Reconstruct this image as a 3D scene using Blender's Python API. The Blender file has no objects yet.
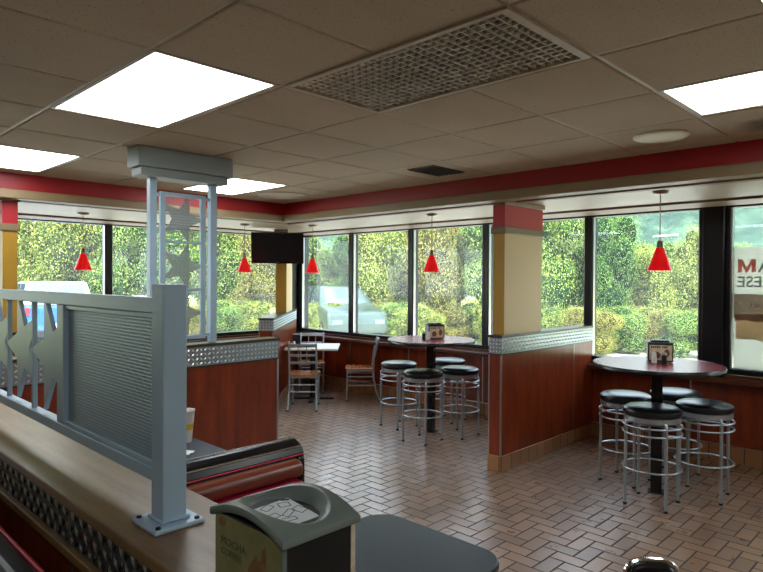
import bpy, bmesh, math, random
from mathutils import Vector, Matrix
random.seed(7)
scene = bpy.context.scene
COL = scene.collection
PI = math.pi

# ------------------------------------------------------------------ helpers
class MB:
    """collects shapes in one bmesh and links them as ONE mesh object"""
    def __init__(self): self.bm = bmesh.new()
    def v(self, p): return self.bm.verts.new(p)
    def face(self, vs):
        try: return self.bm.faces.new(vs)
        except ValueError: return None
    def poly(self, pts): self.face([self.v(p) for p in pts]); return self
    def box(self, x0, x1, y0, y1, z0, z1):
        p = [self.v((x, y, z)) for z in (z0, z1) for (x, y) in ((x0, y0), (x1, y0), (x1, y1), (x0, y1))]
        for q in ((3,2,1,0), (4,5,6,7), (0,1,5,4), (1,2,6,5), (2,3,7,6), (3,0,4,7)):
            self.face([p[i] for i in q])
        return self
    def hull8(self, pts):
        p = [self.v(q) for q in pts]
        for q in ((3,2,1,0), (4,5,6,7), (0,1,5,4), (1,2,6,5), (2,3,7,6), (3,0,4,7)):
            self.face([p[i] for i in q])
        return self
    def tube(self, path, r, n=8, closed=False, cap=True, rs=None):
        path = [Vector(p) for p in path]; m = len(path); rings = []
        ref = None
        for i, p in enumerate(path):
            if closed: t = path[(i+1) % m] - path[i-1]
            else: t = path[min(i+1, m-1)] - path[max(i-1, 0)]
            t.normalize()
            if ref is None:
                ref = Vector((0,0,1)) if abs(t.z) < .9 else Vector((1,0,0))
            a = t.cross(ref)
            if a.length < 1e-4: a = t.orthogonal()
            a.normalize(); b = a.cross(t); b.normalize()
            ref = b
            rr = rs[i] if rs else r
            rings.append([self.v(p + a*(rr*math.cos(2*PI*k/n)) + b*(rr*math.sin(2*PI*k/n))) for k in range(n)])
        for i in range(m if closed else m-1):
            A, B = rings[i], rings[(i+1) % m]
            for k in range(n): self.face((A[k], A[(k+1) % n], B[(k+1) % n], B[k]))
        if not closed and cap:
            self.face(rings[0][::-1]); self.face(rings[-1])
        return self
    def cyl(self, p0, p1, r, r1=None, n=16):
        return self.tube([p0, p1], r, n, rs=[r, r if r1 is None else r1])
    def ring(self, c, R, r, n=32, m=8):
        c = Vector(c)
        rings = []
        for i in range(n):
            a = 2*PI*i/n; d = Vector((math.cos(a), math.sin(a), 0))
            rings.append([self.v(c + d*(R + r*math.cos(2*PI*k/m)) + Vector((0,0,r*math.sin(2*PI*k/m)))) for k in range(m)])
        for i in range(n):
            A, B = rings[i], rings[(i+1) % n]
            for k in range(m): self.face((A[k], B[k], B[(k+1) % m], A[(k+1) % m]))
        return self
    def lathe(self, prof, c=(0,0,0), n=32, cap0=True, cap1=True):
        rings = [[self.v((c[0]+r*math.cos(2*PI*k/n), c[1]+r*math.sin(2*PI*k/n), c[2]+z)) for k in range(n)] for r, z in prof]
        for A, B in zip(rings, rings[1:]):
            for k in range(n): self.face((A[k], A[(k+1) % n], B[(k+1) % n], B[k]))
        if cap0: self.face(rings[0][::-1])
        if cap1: self.face(rings[-1])
        return self
    def prism(self, poly, f0, f1):
        """poly: 2-D points; f0/f1 map a 2-D point to the two end faces"""
        A = [self.v(f0(p)) for p in poly]; B = [self.v(f1(p)) for p in poly]
        n = len(poly)
        self.face(A[::-1]); self.face(B)
        for k in range(n): self.face((A[k], A[(k+1) % n], B[(k+1) % n], B[k]))
        return self
    def build(self, name, mat, parent=None, smooth=False, bevel=0, seg=2, shift=None, angle=40):
        bmesh.ops.recalc_face_normals(self.bm, faces=self.bm.faces)
        me = bpy.data.meshes.new(name)
        if shift is not None: bmesh.ops.translate(self.bm, verts=self.bm.verts, vec=[-c for c in shift])
        self.bm.to_mesh(me); self.bm.free()
        mats = mat if isinstance(mat, (list, tuple)) else [mat]
        for m in mats: me.materials.append(m)
        o = bpy.data.objects.new(name, me); COL.objects.link(o)
        if parent is not None: o.parent = parent
        if smooth:
            me.shade_smooth()
            try: me.set_sharp_from_angle(angle=math.radians(angle))
            except Exception: pass
        if bevel:
            b = o.modifiers.new('bevel', 'BEVEL'); b.width = bevel; b.segments = seg; b.limit_method = 'ANGLE'
        return o

def tag(o, label, cat, group=None):
    o['label'] = label; o['category'] = cat
    if group: o['group'] = group
    return o
def thing(name, label, cat, loc=(0,0,0), rz=0, group=None):
    o = bpy.data.objects.new(name, None); COL.objects.link(o)
    o.empty_display_size = .1
    o.location = loc; o.rotation_euler = (0, 0, rz)
    return tag(o, label, cat, group)
def struct(o):
    o['kind'] = 'structure'; return o
def copy_tree(o, parent=None):
    c = o.copy(); COL.objects.link(c)
    if parent is not None: c.parent = parent
    for ch in list(o.children): copy_tree(ch, c)
    return c
def place(proto, first, loc, rz, label, group):
    o = proto if first else copy_tree(proto)
    o.location = loc; o.rotation_euler = (0, 0, rz)
    return tag(o, label, proto['category'], group)

# ------------------------------------------------------------------ materials
def srgb(r, g, b):
    f = lambda c: (c/255/12.92) if c/255 <= .04045 else ((c/255+.055)/1.055)**2.4
    return (f(r), f(g), f(b), 1)
class NT:
    def __init__(self, name):
        self.m = bpy.data.materials.new(name); self.m.use_nodes = True
        self.t = self.m.node_tree; self.n = self.t.nodes; self.l = self.t.links
        self.b = self.n['Principled BSDF']; self.out = self.n['Material Output']
    def new(self, t, **kw):
        x = self.n.new(t)
        for k, v in kw.items(): setattr(x, k, v)
        return x
    def link(self, a, b): self.l.new(a, b)
    def math(self, op, a, b=None, c=None):
        x = self.n.new('ShaderNodeMath'); x.operation = op
        for i, q in enumerate((a, b, c)):
            if q is None: continue
            if isinstance(q, (int, float)): x.inputs[i].default_value = q
            else: self.l.new(q, x.inputs[i])
        return x.outputs[0]
    def coords(self, kind='Object', scale=(1,1,1), rot=(0,0,0)):
        tc = self.n.new('ShaderNodeTexCoord'); mp = self.n.new('ShaderNodeMapping')
        mp.inputs['Scale'].default_value = scale; mp.inputs['Rotation'].default_value = rot
        self.l.new(tc.outputs[kind], mp.inputs['Vector']); return mp.outputs[0]
    def noise(self, vec, scale, detail=3, rough=.5):
        x = self.n.new('ShaderNodeTexNoise'); x.inputs['Scale'].default_value = scale
        x.inputs['Detail'].default_value = detail; x.inputs['Roughness'].default_value = rough
        if vec is not None: self.l.new(vec, x.inputs['Vector'])
        return x.outputs['Fac']
    def ramp(self, fac, stops):
        x = self.n.new('ShaderNodeValToRGB'); e = x.color_ramp.elements
        while len(e) < len(stops): e.new(.5)
        for k, (p, c) in enumerate(stops): e[k].position = p; e[k].color = c
        self.l.new(fac, x.inputs['Fac']); return x.outputs['Color']
    def mix(self, fac, a, b):
        x = self.n.new('ShaderNodeMix'); x.data_type = 'RGBA'
        for q, i in ((fac, 0), (a, 6), (b, 7)):
            if isinstance(q, (int, float)): x.inputs[i].default_value = q
            elif isinstance(q, tuple): x.inputs[i].default_value = q
            else: self.l.new(q, x.inputs[i])
        return x.outputs[2]
    def bump(self, h, strength=.3, dist=.002):
        x = self.n.new('ShaderNodeBump'); x.inputs['Strength'].default_value = strength
        x.inputs['Distance'].default_value = dist
        self.l.new(h, x.inputs['Height']); self.l.new(x.outputs[0], self.b.inputs['Normal'])
    def col(self, c):
        if isinstance(c, tuple): self.b.inputs['Base Color'].default_value = c
        else: self.l.new(c, self.b.inputs['Base Color'])
    def pr(self, rough=.5, metal=0, spec=.5, coat=0):
        self.b.inputs['Roughness'].default_value = rough; self.b.inputs['Metallic'].default_value = metal
        self.b.inputs['Specular IOR Level'].default_value = spec; self.b.inputs['Coat Weight'].default_value = coat
        return self
def plain(name, c, rough=.5, metal=0, spec=.5, var=.12, scale=12, bump=0, coat=0):
    t = NT(name); t.pr(rough, metal, spec, coat)
    f = t.noise(t.coords(), scale, 4)
    lo = tuple(x*(1-var) for x in c[:3]) + (1,); hi = tuple(min(1, x*(1+var)) for x in c[:3]) + (1,)
    t.col(t.ramp(f, [(.3, lo), (.7, hi)]))
    if bump: t.bump(t.noise(t.coords(), scale*12, 2), bump)
    return t.m
def wood(name, dark, light, rough=.3, grain=(1, 1, 14), scale=5, coat=.0, spec=.5):
    t = NT(name); t.pr(rough, 0, spec, coat)
    v = t.coords(scale=grain)
    f = t.noise(v, scale, 6, .6)
    g = t.noise(t.coords(scale=tuple(x*6 for x in grain)), scale*2, 3)
    h = t.math('ADD', t.math('MULTIPLY', f, .75), t.math('MULTIPLY', g, .25))
    t.col(t.ramp(h, [(.35, dark), (.65, light)]))
    return t.m
def emit(name, c, s):
    t = NT(name); t.b.inputs['Emission Color'].default_value = c; t.b.inputs['Emission Strength'].default_value = s
    t.b.inputs['Base Color'].default_value = c
    return t.m
M = {}
M['cherry'] = wood('cherry_laminate', srgb(96, 33, 12), srgb(142, 58, 25), .28, (3, 3, .5), 4)
M['cherry_dark'] = wood('cherry_ledge', srgb(66, 30, 15), srgb(104, 54, 28), .3, (.6, .6, 6), 4)
M['oak'] = wood('oak_counter', srgb(100, 72, 42), srgb(142, 110, 70), .3, (9, .9, 5), 3)
M['seat_wood'] = wood('seat_wood', srgb(150, 84, 40), srgb(190, 116, 62), .25, (6, 1, 1), 4)
M['molding'] = plain('tan_molding', srgb(128, 106, 74), .45, var=.1, scale=5)
M['cap_dark'] = plain('dark_cap', srgb(60, 48, 38), .3)
M['steel'] = plain('diamond_steel', srgb(215, 218, 220), .2, 1, var=.06, scale=30)
M['steel_base'] = plain('diamond_steel_ground', srgb(158, 166, 172), .34, .9, var=.08, scale=30)
M['steel_raised'] = plain('diamond_steel_raised', srgb(236, 240, 242), .3, .55, var=.03)  # brighter copy of the plate steel, glint put into its colour
M['steel_dark_base'] = plain('dull_steel_ground', srgb(80, 86, 92), .4, .8, var=.1, scale=30)
M['steel_dark'] = plain('diamond_steel_dull', srgb(160, 164, 168), .26, 1, var=.1, scale=30)
M['alu'] = plain('aluminium_trim', srgb(190, 190, 188), .3, 1, var=.05)
M['grey_metal'] = plain('grey_painted_metal', srgb(166, 189, 208), .4, .15, var=.05, scale=4)
M['grey_header'] = plain('grey_header_metal', srgb(136, 143, 142), .5, .1, var=.04, scale=3)
M['tube'] = plain('silver_tube', srgb(170, 180, 186), .33, .75, var=.05)
M['chrome'] = plain('chrome', srgb(225, 226, 228), .12, 1, var=.02)
M['black'] = plain('black_gloss', srgb(14, 14, 16), .25, var=.2)
M['black_matte'] = plain('black_matte', srgb(16, 16, 17), .6, var=.2)
M['vinyl'] = plain('black_vinyl', srgb(15, 16, 18), .3, var=.15, scale=25)
M['bronze'] = plain('dark_bronze_frame', srgb(24, 24, 27), .35, .3, var=.1)
M['red'] = plain('red_band', srgb(146, 4, 14), .45, var=.06, scale=3)
M['red_pillar'] = plain('red_pillar_band', srgb(176, 14, 30), .45, var=.06, scale=3)
M['tan'] = plain('tan_soffit_trim', srgb(132, 110, 78), .5, var=.05, scale=3)
M['soffit'] = plain('soffit_cream', srgb(168, 152, 124), .45, var=.05, scale=2)
M['brown_strip'] = plain('brown_soffit_strip', srgb(120, 92, 60), .5, var=.08)
M['mustard'] = plain('mustard_wall_paint', srgb(176, 132, 30), .5, var=.05, scale=4)
M['table_grey'] = plain('grey_laminate', srgb(56, 66, 76), .36, var=.45, scale=330)
M['table_red'] = plain('red_laminate', srgb(150, 14, 44), .27, spec=1, var=.1, scale=50)
M['table_red'].node_tree.nodes['Principled BSDF'].inputs['IOR'].default_value = 1.9
M['table_cream'] = plain('cream_laminate', srgb(214, 208, 198), .3, spec=1, var=.05)
M['table_cream'].node_tree.nodes['Principled BSDF'].inputs['IOR'].default_value = 1.7
M['vinyl_brown'] = plain('brown_vinyl_roll', srgb(112, 50, 30), .32, var=.14, scale=9)
M['vinyl_red'] = plain('crimson_vinyl', srgb(204, 36, 76), .38, var=.1, scale=9)
M['piping'] = plain('red_piping', srgb(214, 40, 62), .4, var=.03)
M['lid'] = plain('grey_green_plastic', srgb(104, 114, 108), .38, var=.05, scale=6)
M['ad_panel'] = None
M['white'] = plain('white_plastic', srgb(228, 228, 224), .4, var=.03)
M['paper'] = plain('white_paper', srgb(216, 222, 222), .8, var=.03)
M['yellow'] = plain('yellow_print', srgb(214, 176, 30), .5, var=.05)
M['ink'] = plain('dark_print', srgb(46, 48, 44), .7, var=.1)
M['ink_soft'] = plain('faded_print', srgb(66, 72, 42), .7, var=.15)
M['orange_ink'] = plain('rusty_print', srgb(118, 82, 48), .7, var=.35, scale=30)
M['base_tile'] = None
M['screen'] = plain('tv_screen', srgb(5, 5, 6), .28, var=.3, scale=1)
M['label_cream'] = plain('card_cream', srgb(214, 196, 170), .6, var=.15, scale=30)
M['drape_beige'] = plain('plaster_wall', srgb(190, 178, 156), .7, var=.05, scale=2)
M['speaker'] = plain('speaker_white', srgb(206, 200, 158), .5, var=.05)
M['lamp_metal'] = plain('brushed_lamp_metal', srgb(150, 130, 110), .35, .8, var=.08)
M['light'] = emit('light_diffuser', srgb(244, 252, 255), 11)

def ceiling_mat():
    t = NT('ceiling_tile'); t.pr(.85, 0, .2)
    v = t.coords()
    spk = t.noise(v, 95, 2, .6)
    big = t.noise(v, 1.1, 3)
    base = t.ramp(big, [(.3, srgb(174, 158, 134)), (.7, srgb(190, 174, 150))])
    m = t.ramp(spk, [(.62, (0,0,0,1)), (.72, (1,1,1,1))])
    g = t.n.new('ShaderNodeNewGeometry'); s = t.n.new('ShaderNodeSeparateXYZ'); t.link(g.outputs['Position'], s.inputs[0])
    # water stain on the tiles at the window side of the right-hand light panel
    dx = t.math('SUBTRACT', s.outputs[0], 4.1); dy = t.math('SUBTRACT', s.outputs[1], .86)
    d = t.math('SQRT', t.math('ADD', t.math('MULTIPLY', dx, dx), t.math('MULTIPLY', dy, dy)))
    d = t.math('ADD', d, t.math('MULTIPLY', t.noise(v, 9, 4), .25))
    st = t.ramp(d, [(.18, (.75,.75,.75,1)), (.34, (0,0,0,1))])
    c = t.mix(m, base, srgb(112, 100, 84))
    c = t.mix(st, c, srgb(84, 70, 52))
    t.col(c); t.bump(spk, .25, .002)
    return t.m
M['ceiling'] = ceiling_mat()
M['tbar'] = plain('ceiling_t_bar', srgb(172, 158, 134), .5, var=.04)

def herringbone():
    t = NT('quarry_tile_herringbone'); t.pr(.3, 0, .8)
    u = .1035
    g = t.n.new('ShaderNodeNewGeometry'); s = t.n.new('ShaderNodeSeparateXYZ'); t.link(g.outputs['Position'], s.inputs[0])
    x = t.math('DIVIDE', t.math('SUBTRACT', s.outputs[0], 4.338), u)
    y = t.math('DIVIDE', t.math('SUBTRACT', s.outputs[1], 1.453), u)
    i = t.math('FLOOR', x); j = t.math('FLOOR', y)
    fx = t.math('SUBTRACT', x, i); fy = t.math('SUBTRACT', y, j)
    d = t.math('FLOORED_MODULO', t.math('ADD', t.math('SUBTRACT', i, j), 2), 4)
    is_ = [t.math('COMPARE', d, k, .3) for k in range(4)]
    big = lambda a: t.math('MULTIPLY', a, 9)
    L = t.math('ADD', fx, big(is_[1])); R = t.math('ADD', t.math('SUBTRACT', 1, fx), big(is_[0]))
    B = t.math('ADD', fy, big(is_[2])); T = t.math('ADD', t.math('SUBTRACT', 1, fy), big(is_[3]))
    dist = t.math('MINIMUM', t.math('MINIMUM', L, R), t.math('MINIMUM', B, T))
    grout = t.math('SMOOTH_MIN', 1, t.math('MAXIMUM', 0, t.math('DIVIDE', t.math('SUBTRACT', dist, .03), .035)), .01)
    cx = t.n.new('ShaderNodeCombineXYZ')
    t.link(t.math('SUBTRACT', i, is_[1]), cx.inputs[0]); t.link(t.math('SUBTRACT', j, is_[2]), cx.inputs[1])
    wn = t.n.new('ShaderNodeTexWhiteNoise'); wn.noise_dimensions = '2D'; t.link(cx.outputs[0], wn.inputs['Vector'])
    tile = t.ramp(wn.outputs['Value'], [(0, srgb(126, 98, 76)), (.5, srgb(146, 114, 90)), (1, srgb(160, 126, 100))])
    mott = t.noise(g.outputs['Position'], 3, 4)
    tile = t.mix(t.math('MULTIPLY', mott, .25), tile, srgb(108, 82, 66))
    t.col(t.mix(grout, srgb(34, 28, 26), tile))
    r = t.math('ADD', t.math('MULTIPLY', grout, -.48), .72)
    r = t.math('ADD', r, t.math('MULTIPLY', t.noise(g.outputs['Position'], 6, 3), .1))
    t.link(r, t.b.inputs['Roughness'])
    t.bump(grout, .5, .003)
    return t.m
M['floor'] = herringbone()
def base_tile():
    t = NT('cove_base_tile'); t.pr(.35)
    g = t.n.new('ShaderNodeNewGeometry'); s = t.n.new('ShaderNodeSeparateXYZ'); t.link(g.outputs['Position'], s.inputs[0])
    q = t.math('DIVIDE', t.math('ADD', s.outputs[0], s.outputs[1]), .152)
    f = t.math('FRACT', q)
    gr = t.math('LESS_THAN', t.math('ABSOLUTE', t.math('SUBTRACT', f, .5)), .47)
    wn = t.n.new('ShaderNodeTexWhiteNoise'); wn.noise_dimensions = '1D'; t.link(t.math('FLOOR', q), wn.inputs['W'])
    c = t.ramp(wn.outputs['Value'], [(0, srgb(140, 96, 62)), (1, srgb(166, 118, 80))])
    t.col(t.mix(gr, srgb(50, 38, 30), c)); return t.m
M['base_tile'] = base_tile()
def tiled_paper():
    """cream pillar covering with a fine vertical rib and small squares"""
    t = NT('cream_ribbed_wallcover'); t.pr(.55)
    g = t.n.new('ShaderNodeNewGeometry'); s = t.n.new('ShaderNodeSeparateXYZ'); t.link(g.outputs['Position'], s.inputs[0])
    a = t.math('FRACT', t.math('DIVIDE', t.math('ADD', s.outputs[0], s.outputs[1]), .03))
    b = t.math('FRACT', t.math('DIVIDE', s.outputs[2], .03))
    la = t.math('LESS_THAN', a, .16); lb = t.math('LESS_THAN', b, .12)
    m = t.math('MAXIMUM', t.math('MULTIPLY', la, .32), t.math('MULTIPLY', lb, .1))
    t.col(t.mix(m, srgb(222, 198, 150), srgb(176, 148, 104))); return t.m
M['cream'] = tiled_paper()
def dots(name, pitch, base, dot, axis, holes=False):
    """painted metal sheet embossed with a fine staggered grid of raised dots"""
    t = NT(name); t.pr(.4, .4)
    tc = t.n.new('ShaderNodeTexCoord'); s = t.n.new('ShaderNodeSeparateXYZ'); t.link(tc.outputs['Object'], s.inputs[0])
    a = t.math('DIVIDE', s.outputs[axis], pitch); b = t.math('DIVIDE', s.outputs[2], pitch)
    row = t.math('FLOOR', b)
    a = t.math('ADD', a, t.math('MULTIPLY', t.math('FLOORED_MODULO', row, 2), .5))
    fa = t.math('SUBTRACT', t.math('FRACT', a), .5); fb = t.math('SUBTRACT', t.math('FRACT', b), .5)
    d = t.math('SQRT', t.math('ADD', t.math('MULTIPLY', fa, fa), t.math('MULTIPLY', fb, fb)))
    h = t.math('SUBTRACT', 1, t.math('SMOOTH_MIN', 1, t.math('DIVIDE', d, .42), .1))
    t.col(t.mix(h, base, dot)); t.bump(h, .45, .002)
    if holes:
        tr = t.new('ShaderNodeBsdfTransparent'); mx = t.new('ShaderNodeMixShader')
        t.link(t.math('LESS_THAN', d, .27), mx.inputs[0]); t.link(t.b.outputs[0], mx.inputs[1]); t.link(tr.outputs[0], mx.inputs[2])
        t.link(mx.outputs[0], t.out.inputs['Surface'])
    return t.m
M['mesh_y'] = dots('embossed_sheet', .0075, srgb(140, 160, 176), srgb(178, 197, 211), 1)
M['mesh_x'] = dots('embossed_star_sheet', .02, srgb(150, 160, 164), srgb(206, 212, 214), 0, True)
def ad_panel():
    t = NT('pale_olive_ad_panel'); t.pr(.35)
    v = t.coords()
    a = t.noise(v, 9, 4); 
    c = t.ramp(a, [(.35, srgb(106, 106, 66)), (.65, srgb(138, 132, 90))])
    b = t.ramp(t.noise(v, 14, 3), [(.6, (0,0,0,1)), (.72, (1,1,1,1))])
    t.col(t.mix(t.math('MULTIPLY', b, .35), c, srgb(150, 104, 66))); return t.m
M['ad_panel'] = ad_panel()
def glass():
    t = NT('window_glass')
    tr = t.new('ShaderNodeBsdfTransparent'); gl = t.new('ShaderNodeBsdfGlossy'); gl.inputs['Roughness'].default_value = .02
    tr.inputs['Color'].default_value = (.93, .96, .95, 1)
    lw = t.new('ShaderNodeLayerWeight'); lw.inputs['Blend'].default_value = .5
    fr = t.math('ADD', .02, t.math('MULTIPLY', .5, t.math('POWER', lw.outputs['Facing'], 5)))
    mx = t.new('ShaderNodeMixShader')
    t.link(fr, mx.inputs[0]); t.link(tr.outputs[0], mx.inputs[1]); t.link(gl.outputs[0], mx.inputs[2])
    veil = t.new('ShaderNodeBsdfTranslucent'); veil.inputs['Color'].default_value = (.9, .95, 1, 1)
    m2 = t.new('ShaderNodeMixShader')       # pale veil over the pane, imitating daylight glare
    t.link(t.math('MULTIPLY', t.noise(t.coords(), 1.6, 3), .04), m2.inputs[0])
    t.link(mx.outputs[0], m2.inputs[1]); t.link(veil.outputs[0], m2.inputs[2])
    t.link(m2.outputs[0], t.out.inputs['Surface']); return t.m
M['glass'] = glass()
def lampglass():
    t = NT('red_lamp_glass'); t.pr(.25)
    c = t.ramp(t.noise(t.coords(), 8), [(.3, srgb(196, 8, 14)), (.7, srgb(226, 18, 22))])
    t.col(c); t.b.inputs['Emission Color'].default_value = srgb(225, 16, 20); t.b.inputs['Emission Strength'].default_value = .45
    return t.m
M['lampglass'] = lampglass()
def poster_mat(name, c, var=.08):
    t = NT(name)
    tr = t.new('ShaderNodeBsdfTranslucent'); df = t.new('ShaderNodeBsdfDiffuse'); mx = t.new('ShaderNodeMixShader')
    col = t.ramp(t.noise(t.coords(), 7, 3), [(.3, tuple(x*(1-var) for x in c[:3])+(1,)), (.7, tuple(min(1,x*(1+var)) for x in c[:3])+(1,))])
    t.link(col, tr.inputs['Color']); t.link(col, df.inputs['Color']); mx.inputs[0].default_value = .35
    t.link(tr.outputs[0], mx.inputs[1]); t.link(df.outputs[0], mx.inputs[2]); t.link(mx.outputs[0], t.out.inputs['Surface'])
    return t.m
M['vent_paint'] = plain('tan_vent_paint', srgb(168, 158, 138), .5)
M['vent_back'] = plain('vent_backing', srgb(96, 82, 66), .7)
# ------------------------------------------------------------------ camera
cam_d = bpy.data.cameras.new('camera'); cam = bpy.data.objects.new('camera', cam_d); COL.objects.link(cam)
cam_d.sensor_width = 36; cam_d.lens = 611.06/763*36; cam_d.clip_start = .02; cam_d.clip_end = 800
yaw, pitch, roll = math.radians(44.28), math.radians(-.622), math.radians(.32)
fw = Vector((math.cos(yaw)*math.cos(pitch), math.sin(yaw)*math.cos(pitch), math.sin(pitch)))
rt = fw.cross(Vector((0,0,1))).normalized(); up = rt.cross(fw)
r2 = rt*math.cos(roll) + up*math.sin(roll); u2 = -rt*math.sin(roll) + up*math.cos(roll)
cam.matrix_world = Matrix(((r2.x, u2.x, -fw.x, 0), (r2.y, u2.y, -fw.y, 0), (r2.z, u2.z, -fw.z, 1.7), (0,0,0,1)))
scene.camera = cam

XW, YW, CZ, SZ = 6.4, 8.2, 2.61, 2.415     # window walls, ceiling, soffit
FX, FY = 4.5, 6.05                         # fascia planes
SILL = .83
XB, YB = -3.0, -3.0

# ------------------------------------------------------------------ shell
struct(MB().box(XB-.1, XW+.2, YB-.1, YW+.2, -.14, 0).build('floor', M['floor']))
b = MB(); b.box(XW, XW+.16, YB, YW+.16, -.14, SILL-.01); b.box(XW, XW+.16, YB, YW+.16, 2.425, 3.0)
struct(b.build('wall_right', M['cherry']))
b = MB(); b.box(XB, XW, YW, YW+.16, -.14, SILL-.01); b.box(XB, XW, YW, YW+.16, 2.425, 3.0)
struct(b.build('wall_left', M['cherry']))
struct(MB().box(XB-.12, XB, YB-.12, YW+.16, -.14, 3.0).build('wall_back', M['drape_beige']))
struct(MB().box(XB, XW+.16, YB-.12, YB, -.14, 3.0).build('wall_front', M['drape_beige']))
# wooden ledge below the windows, tile skirting, steel seams in the panelling
b = MB(); b.box(XW-.15, XW-.002, YB, YW-.002, .752, .80); b.box(XB, XW-.15, YW-.15, YW-.002, .752, .80)
struct(b.build('trim_1', M['cherry_dark'], bevel=.006))
struct(MB().box(XW-.02, XW-.001, YB, YW-.03, 0, .15).build('baseboard_right', M['base_tile'], bevel=.004))
struct(MB().box(XB, XW-.03, YW-.02, YW-.001, 0, .15).build('baseboard_left', M['base_tile'], bevel=.004))
b = MB()
b.box(XW-.008, XW-.0005, YB, YW, .15, .158); b.box(XB, XW, YW-.008, YW-.0005, .15, .158)
for y in (-1.6, -.4, .8, 2.0, 4.45, 5.7, 6.9): b.box(XW-.006, XW-.0005, y-.006, y+.006, .158, .752)
for x in (-1.5, .2, 1.9, 3.2, 4.6, 5.85): b.box(x-.006, x+.006, YW-.006, YW-.0005, .158, .752)
struct(b.build('trim_2', M['alu']))

# soffit over the window zone and its fascia
b = MB(); b.box(FX+.1, XW+.02, YB, YW, SZ, SZ+.03); b.box(XB, FX+.12, FY+.1, YW, SZ, SZ+.03)
struct(b.build('trim_3', M['soffit']))
b = MB(); b.box(FX, FX+.05, YB, FY+.05, 2.47, CZ+.03); b.box(XB, FX, FY, FY+.05, 2.47, CZ+.03)
struct(b.build('trim_4', M['red']))
b = MB(); b.box(FX-.03, FX+.12, YB, FY+.12, 2.39, 2.468); b.box(XB, FX-.03, FY-.03, FY+.12, 2.39, 2.468)
struct(b.build('trim_5', M['tan'], bevel=.008))
b = MB(); b.box(4.79, 4.87, YB, 6.42, SZ-.014, SZ+.001); b.box(XB, 4.87, 6.34, 6.42, SZ-.014, SZ+.001)
b.box(XW-.55, XW-.15, YB, YW-.15, SZ-.02, SZ+.001); b.box(XB, XW-.15, YW-.55, YW-.15, SZ-.02, SZ+.001)
struct(b.build('trim_6', M['brown_strip'], bevel=.004))

# tiled ceiling: tiles hang in a T-bar grid; cells of lights and vents are left open
gx = [1.10 + .64*k for k in range(-7, 6)]; gy = [1.12 + .617*k for k in range(-7, 9)]
gx = [XB] + [g for g in gx if g > XB+.05] + [FX]; gx = [g for g in gx if g <= FX]
gy = [YB] + [g for g in gy if g > YB+.05 and g < FY-.05] + [FY]
panels = [(1.10, 1.74, 2.354, 3.588), (1.10, 1.74, 4.822, 5.84), (3.02, 3.66, 4.822, 5.84), (3.02, 3.66, -.114, 1.12),
          (1.74, 2.38, 1.12, 2.354)]
fill_panels = [(-.82, -.18, -1.348, -.114), (3.02, 3.66, -2.582, -1.348)]  # unseen light panels added to brighten the room
def taken(x, y): return any(a < x < b_ and c < y < d for a, b_, c, d in panels+fill_panels)
b = MB(); t = MB()
for x0, x1 in zip(gx, gx[1:]):
    for y0, y1 in zip(gy, gy[1:]):
        if taken((x0+x1)/2, (y0+y1)/2):
            if y0 > 5.3: b.box(x0+.008, x1-.008, 5.856, y1, CZ, CZ+.02)
            continue
        b.box(x0+.017, x1-.008, y0+.017, y1-.008, CZ, CZ+.02)
b.box(XB, XW+.16, YB, YW+.16, 2.98, 3.1)        # roof slab above the ceiling void
b.box(FX+.05, XW, YB, YW, 2.5, 2.52); b.box(XB, FX+.05, FY+.05, YW, 2.5, 2.52)
struct(b.build('ceiling', M['ceiling'], bevel=.005, seg=1))
for x in gx[1:-1]:
    for (s0, s1) in ([(YB, 1.12), (2.354, FY)] if False else [(YB, FY)]): t.box(x-.008, x+.008, s0, s1, CZ+.003, CZ+.03)
for y in gy[1:-1]:
    segs = [(XB, FX)]
    for a, b_, c, d in panels+fill_panels:
        if c+.02 < y < d-.02: segs = [q for s in segs for q in ([(s[0], a), (b_, s[1])] if s[0] < a and b_ < s[1] else [s])]
    for a, b_ in segs: t.box(a, b_, y-.008, y+.008, CZ+.0035, CZ+.029)
struct(t.build('trim_7', M['tbar']))

# ------------------------------------------------------------------ windows
def window(k, wall, a, b_, wide0=.042, wide1=.042):
    """one bay: dark frame, pale strips imitating the daylit reveal, pane"""
    z0, z1, w, d = SILL, 2.42, .05, .11
    f = MB(); g = MB(); p = MB()
    def bx(mb, u0, u1, q0, q1, e0, e1):
        if wall == 'R': mb.box(XW+e0, XW+e1, u0, u1, q0, q1)
        else: mb.box(u0, u1, YW+e0, YW+e1, q0, q1)
    for mb, i, e0, e1, ww in ((f, 0, -.03, .1, w),):
        bx(mb, a, b_, z0, z0+w, e0, e1); bx(mb, a, b_, z1-w*.6, z1, e0, e1)
        bx(mb, a, a+wide0, z0+w, z1-w*.6, e0, e1); bx(mb, b_-wide1, b_, z0+w, z1-w*.6, e0, e1)
    bx(g, a+wide0, a+wide0+.012, z0+w, z1-.03, -.012, .03); bx(g, b_-wide1-.012, b_-wide1, z0+w, z1-.03, -.012, .03)  # pale strips added to imitate daylight on the mullion sides
    bx(p, a+wide0, b_-wide1, z0+w, z1-.03, .035, .04)
    o = struct(f.build(f'window_{k}', M['bronze'], bevel=.004))
    g.build('daylit_reveal_strip', M['alu'], o); p.build('pane', M['glass'], o)
RB = [(-2.1, -.85), (-.85, .45), (.45, 1.70), (1.885, 3.055), (3.055, 4.41), (4.41, 5.66), (5.66, 6.88), (6.88, 8.13)]
LB = [(-2.0, -.7), (-.7, .6), (.6, 1.9), (1.9, 3.25), (3.25, 4.78), (4.78, 6.2)]
k = 1
for a, b_ in RB: window(k, 'R', a, b_); k += 1
for a, b_ in LB: window(k, 'L', a, b_); k += 1
b = MB(); b.box(XW-.08, XW+.14, 1.70, 1.885, .80, SZ); b.box(XW-.04, XW+.16, YW-.08, YW+.16, .80, SZ)
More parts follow.
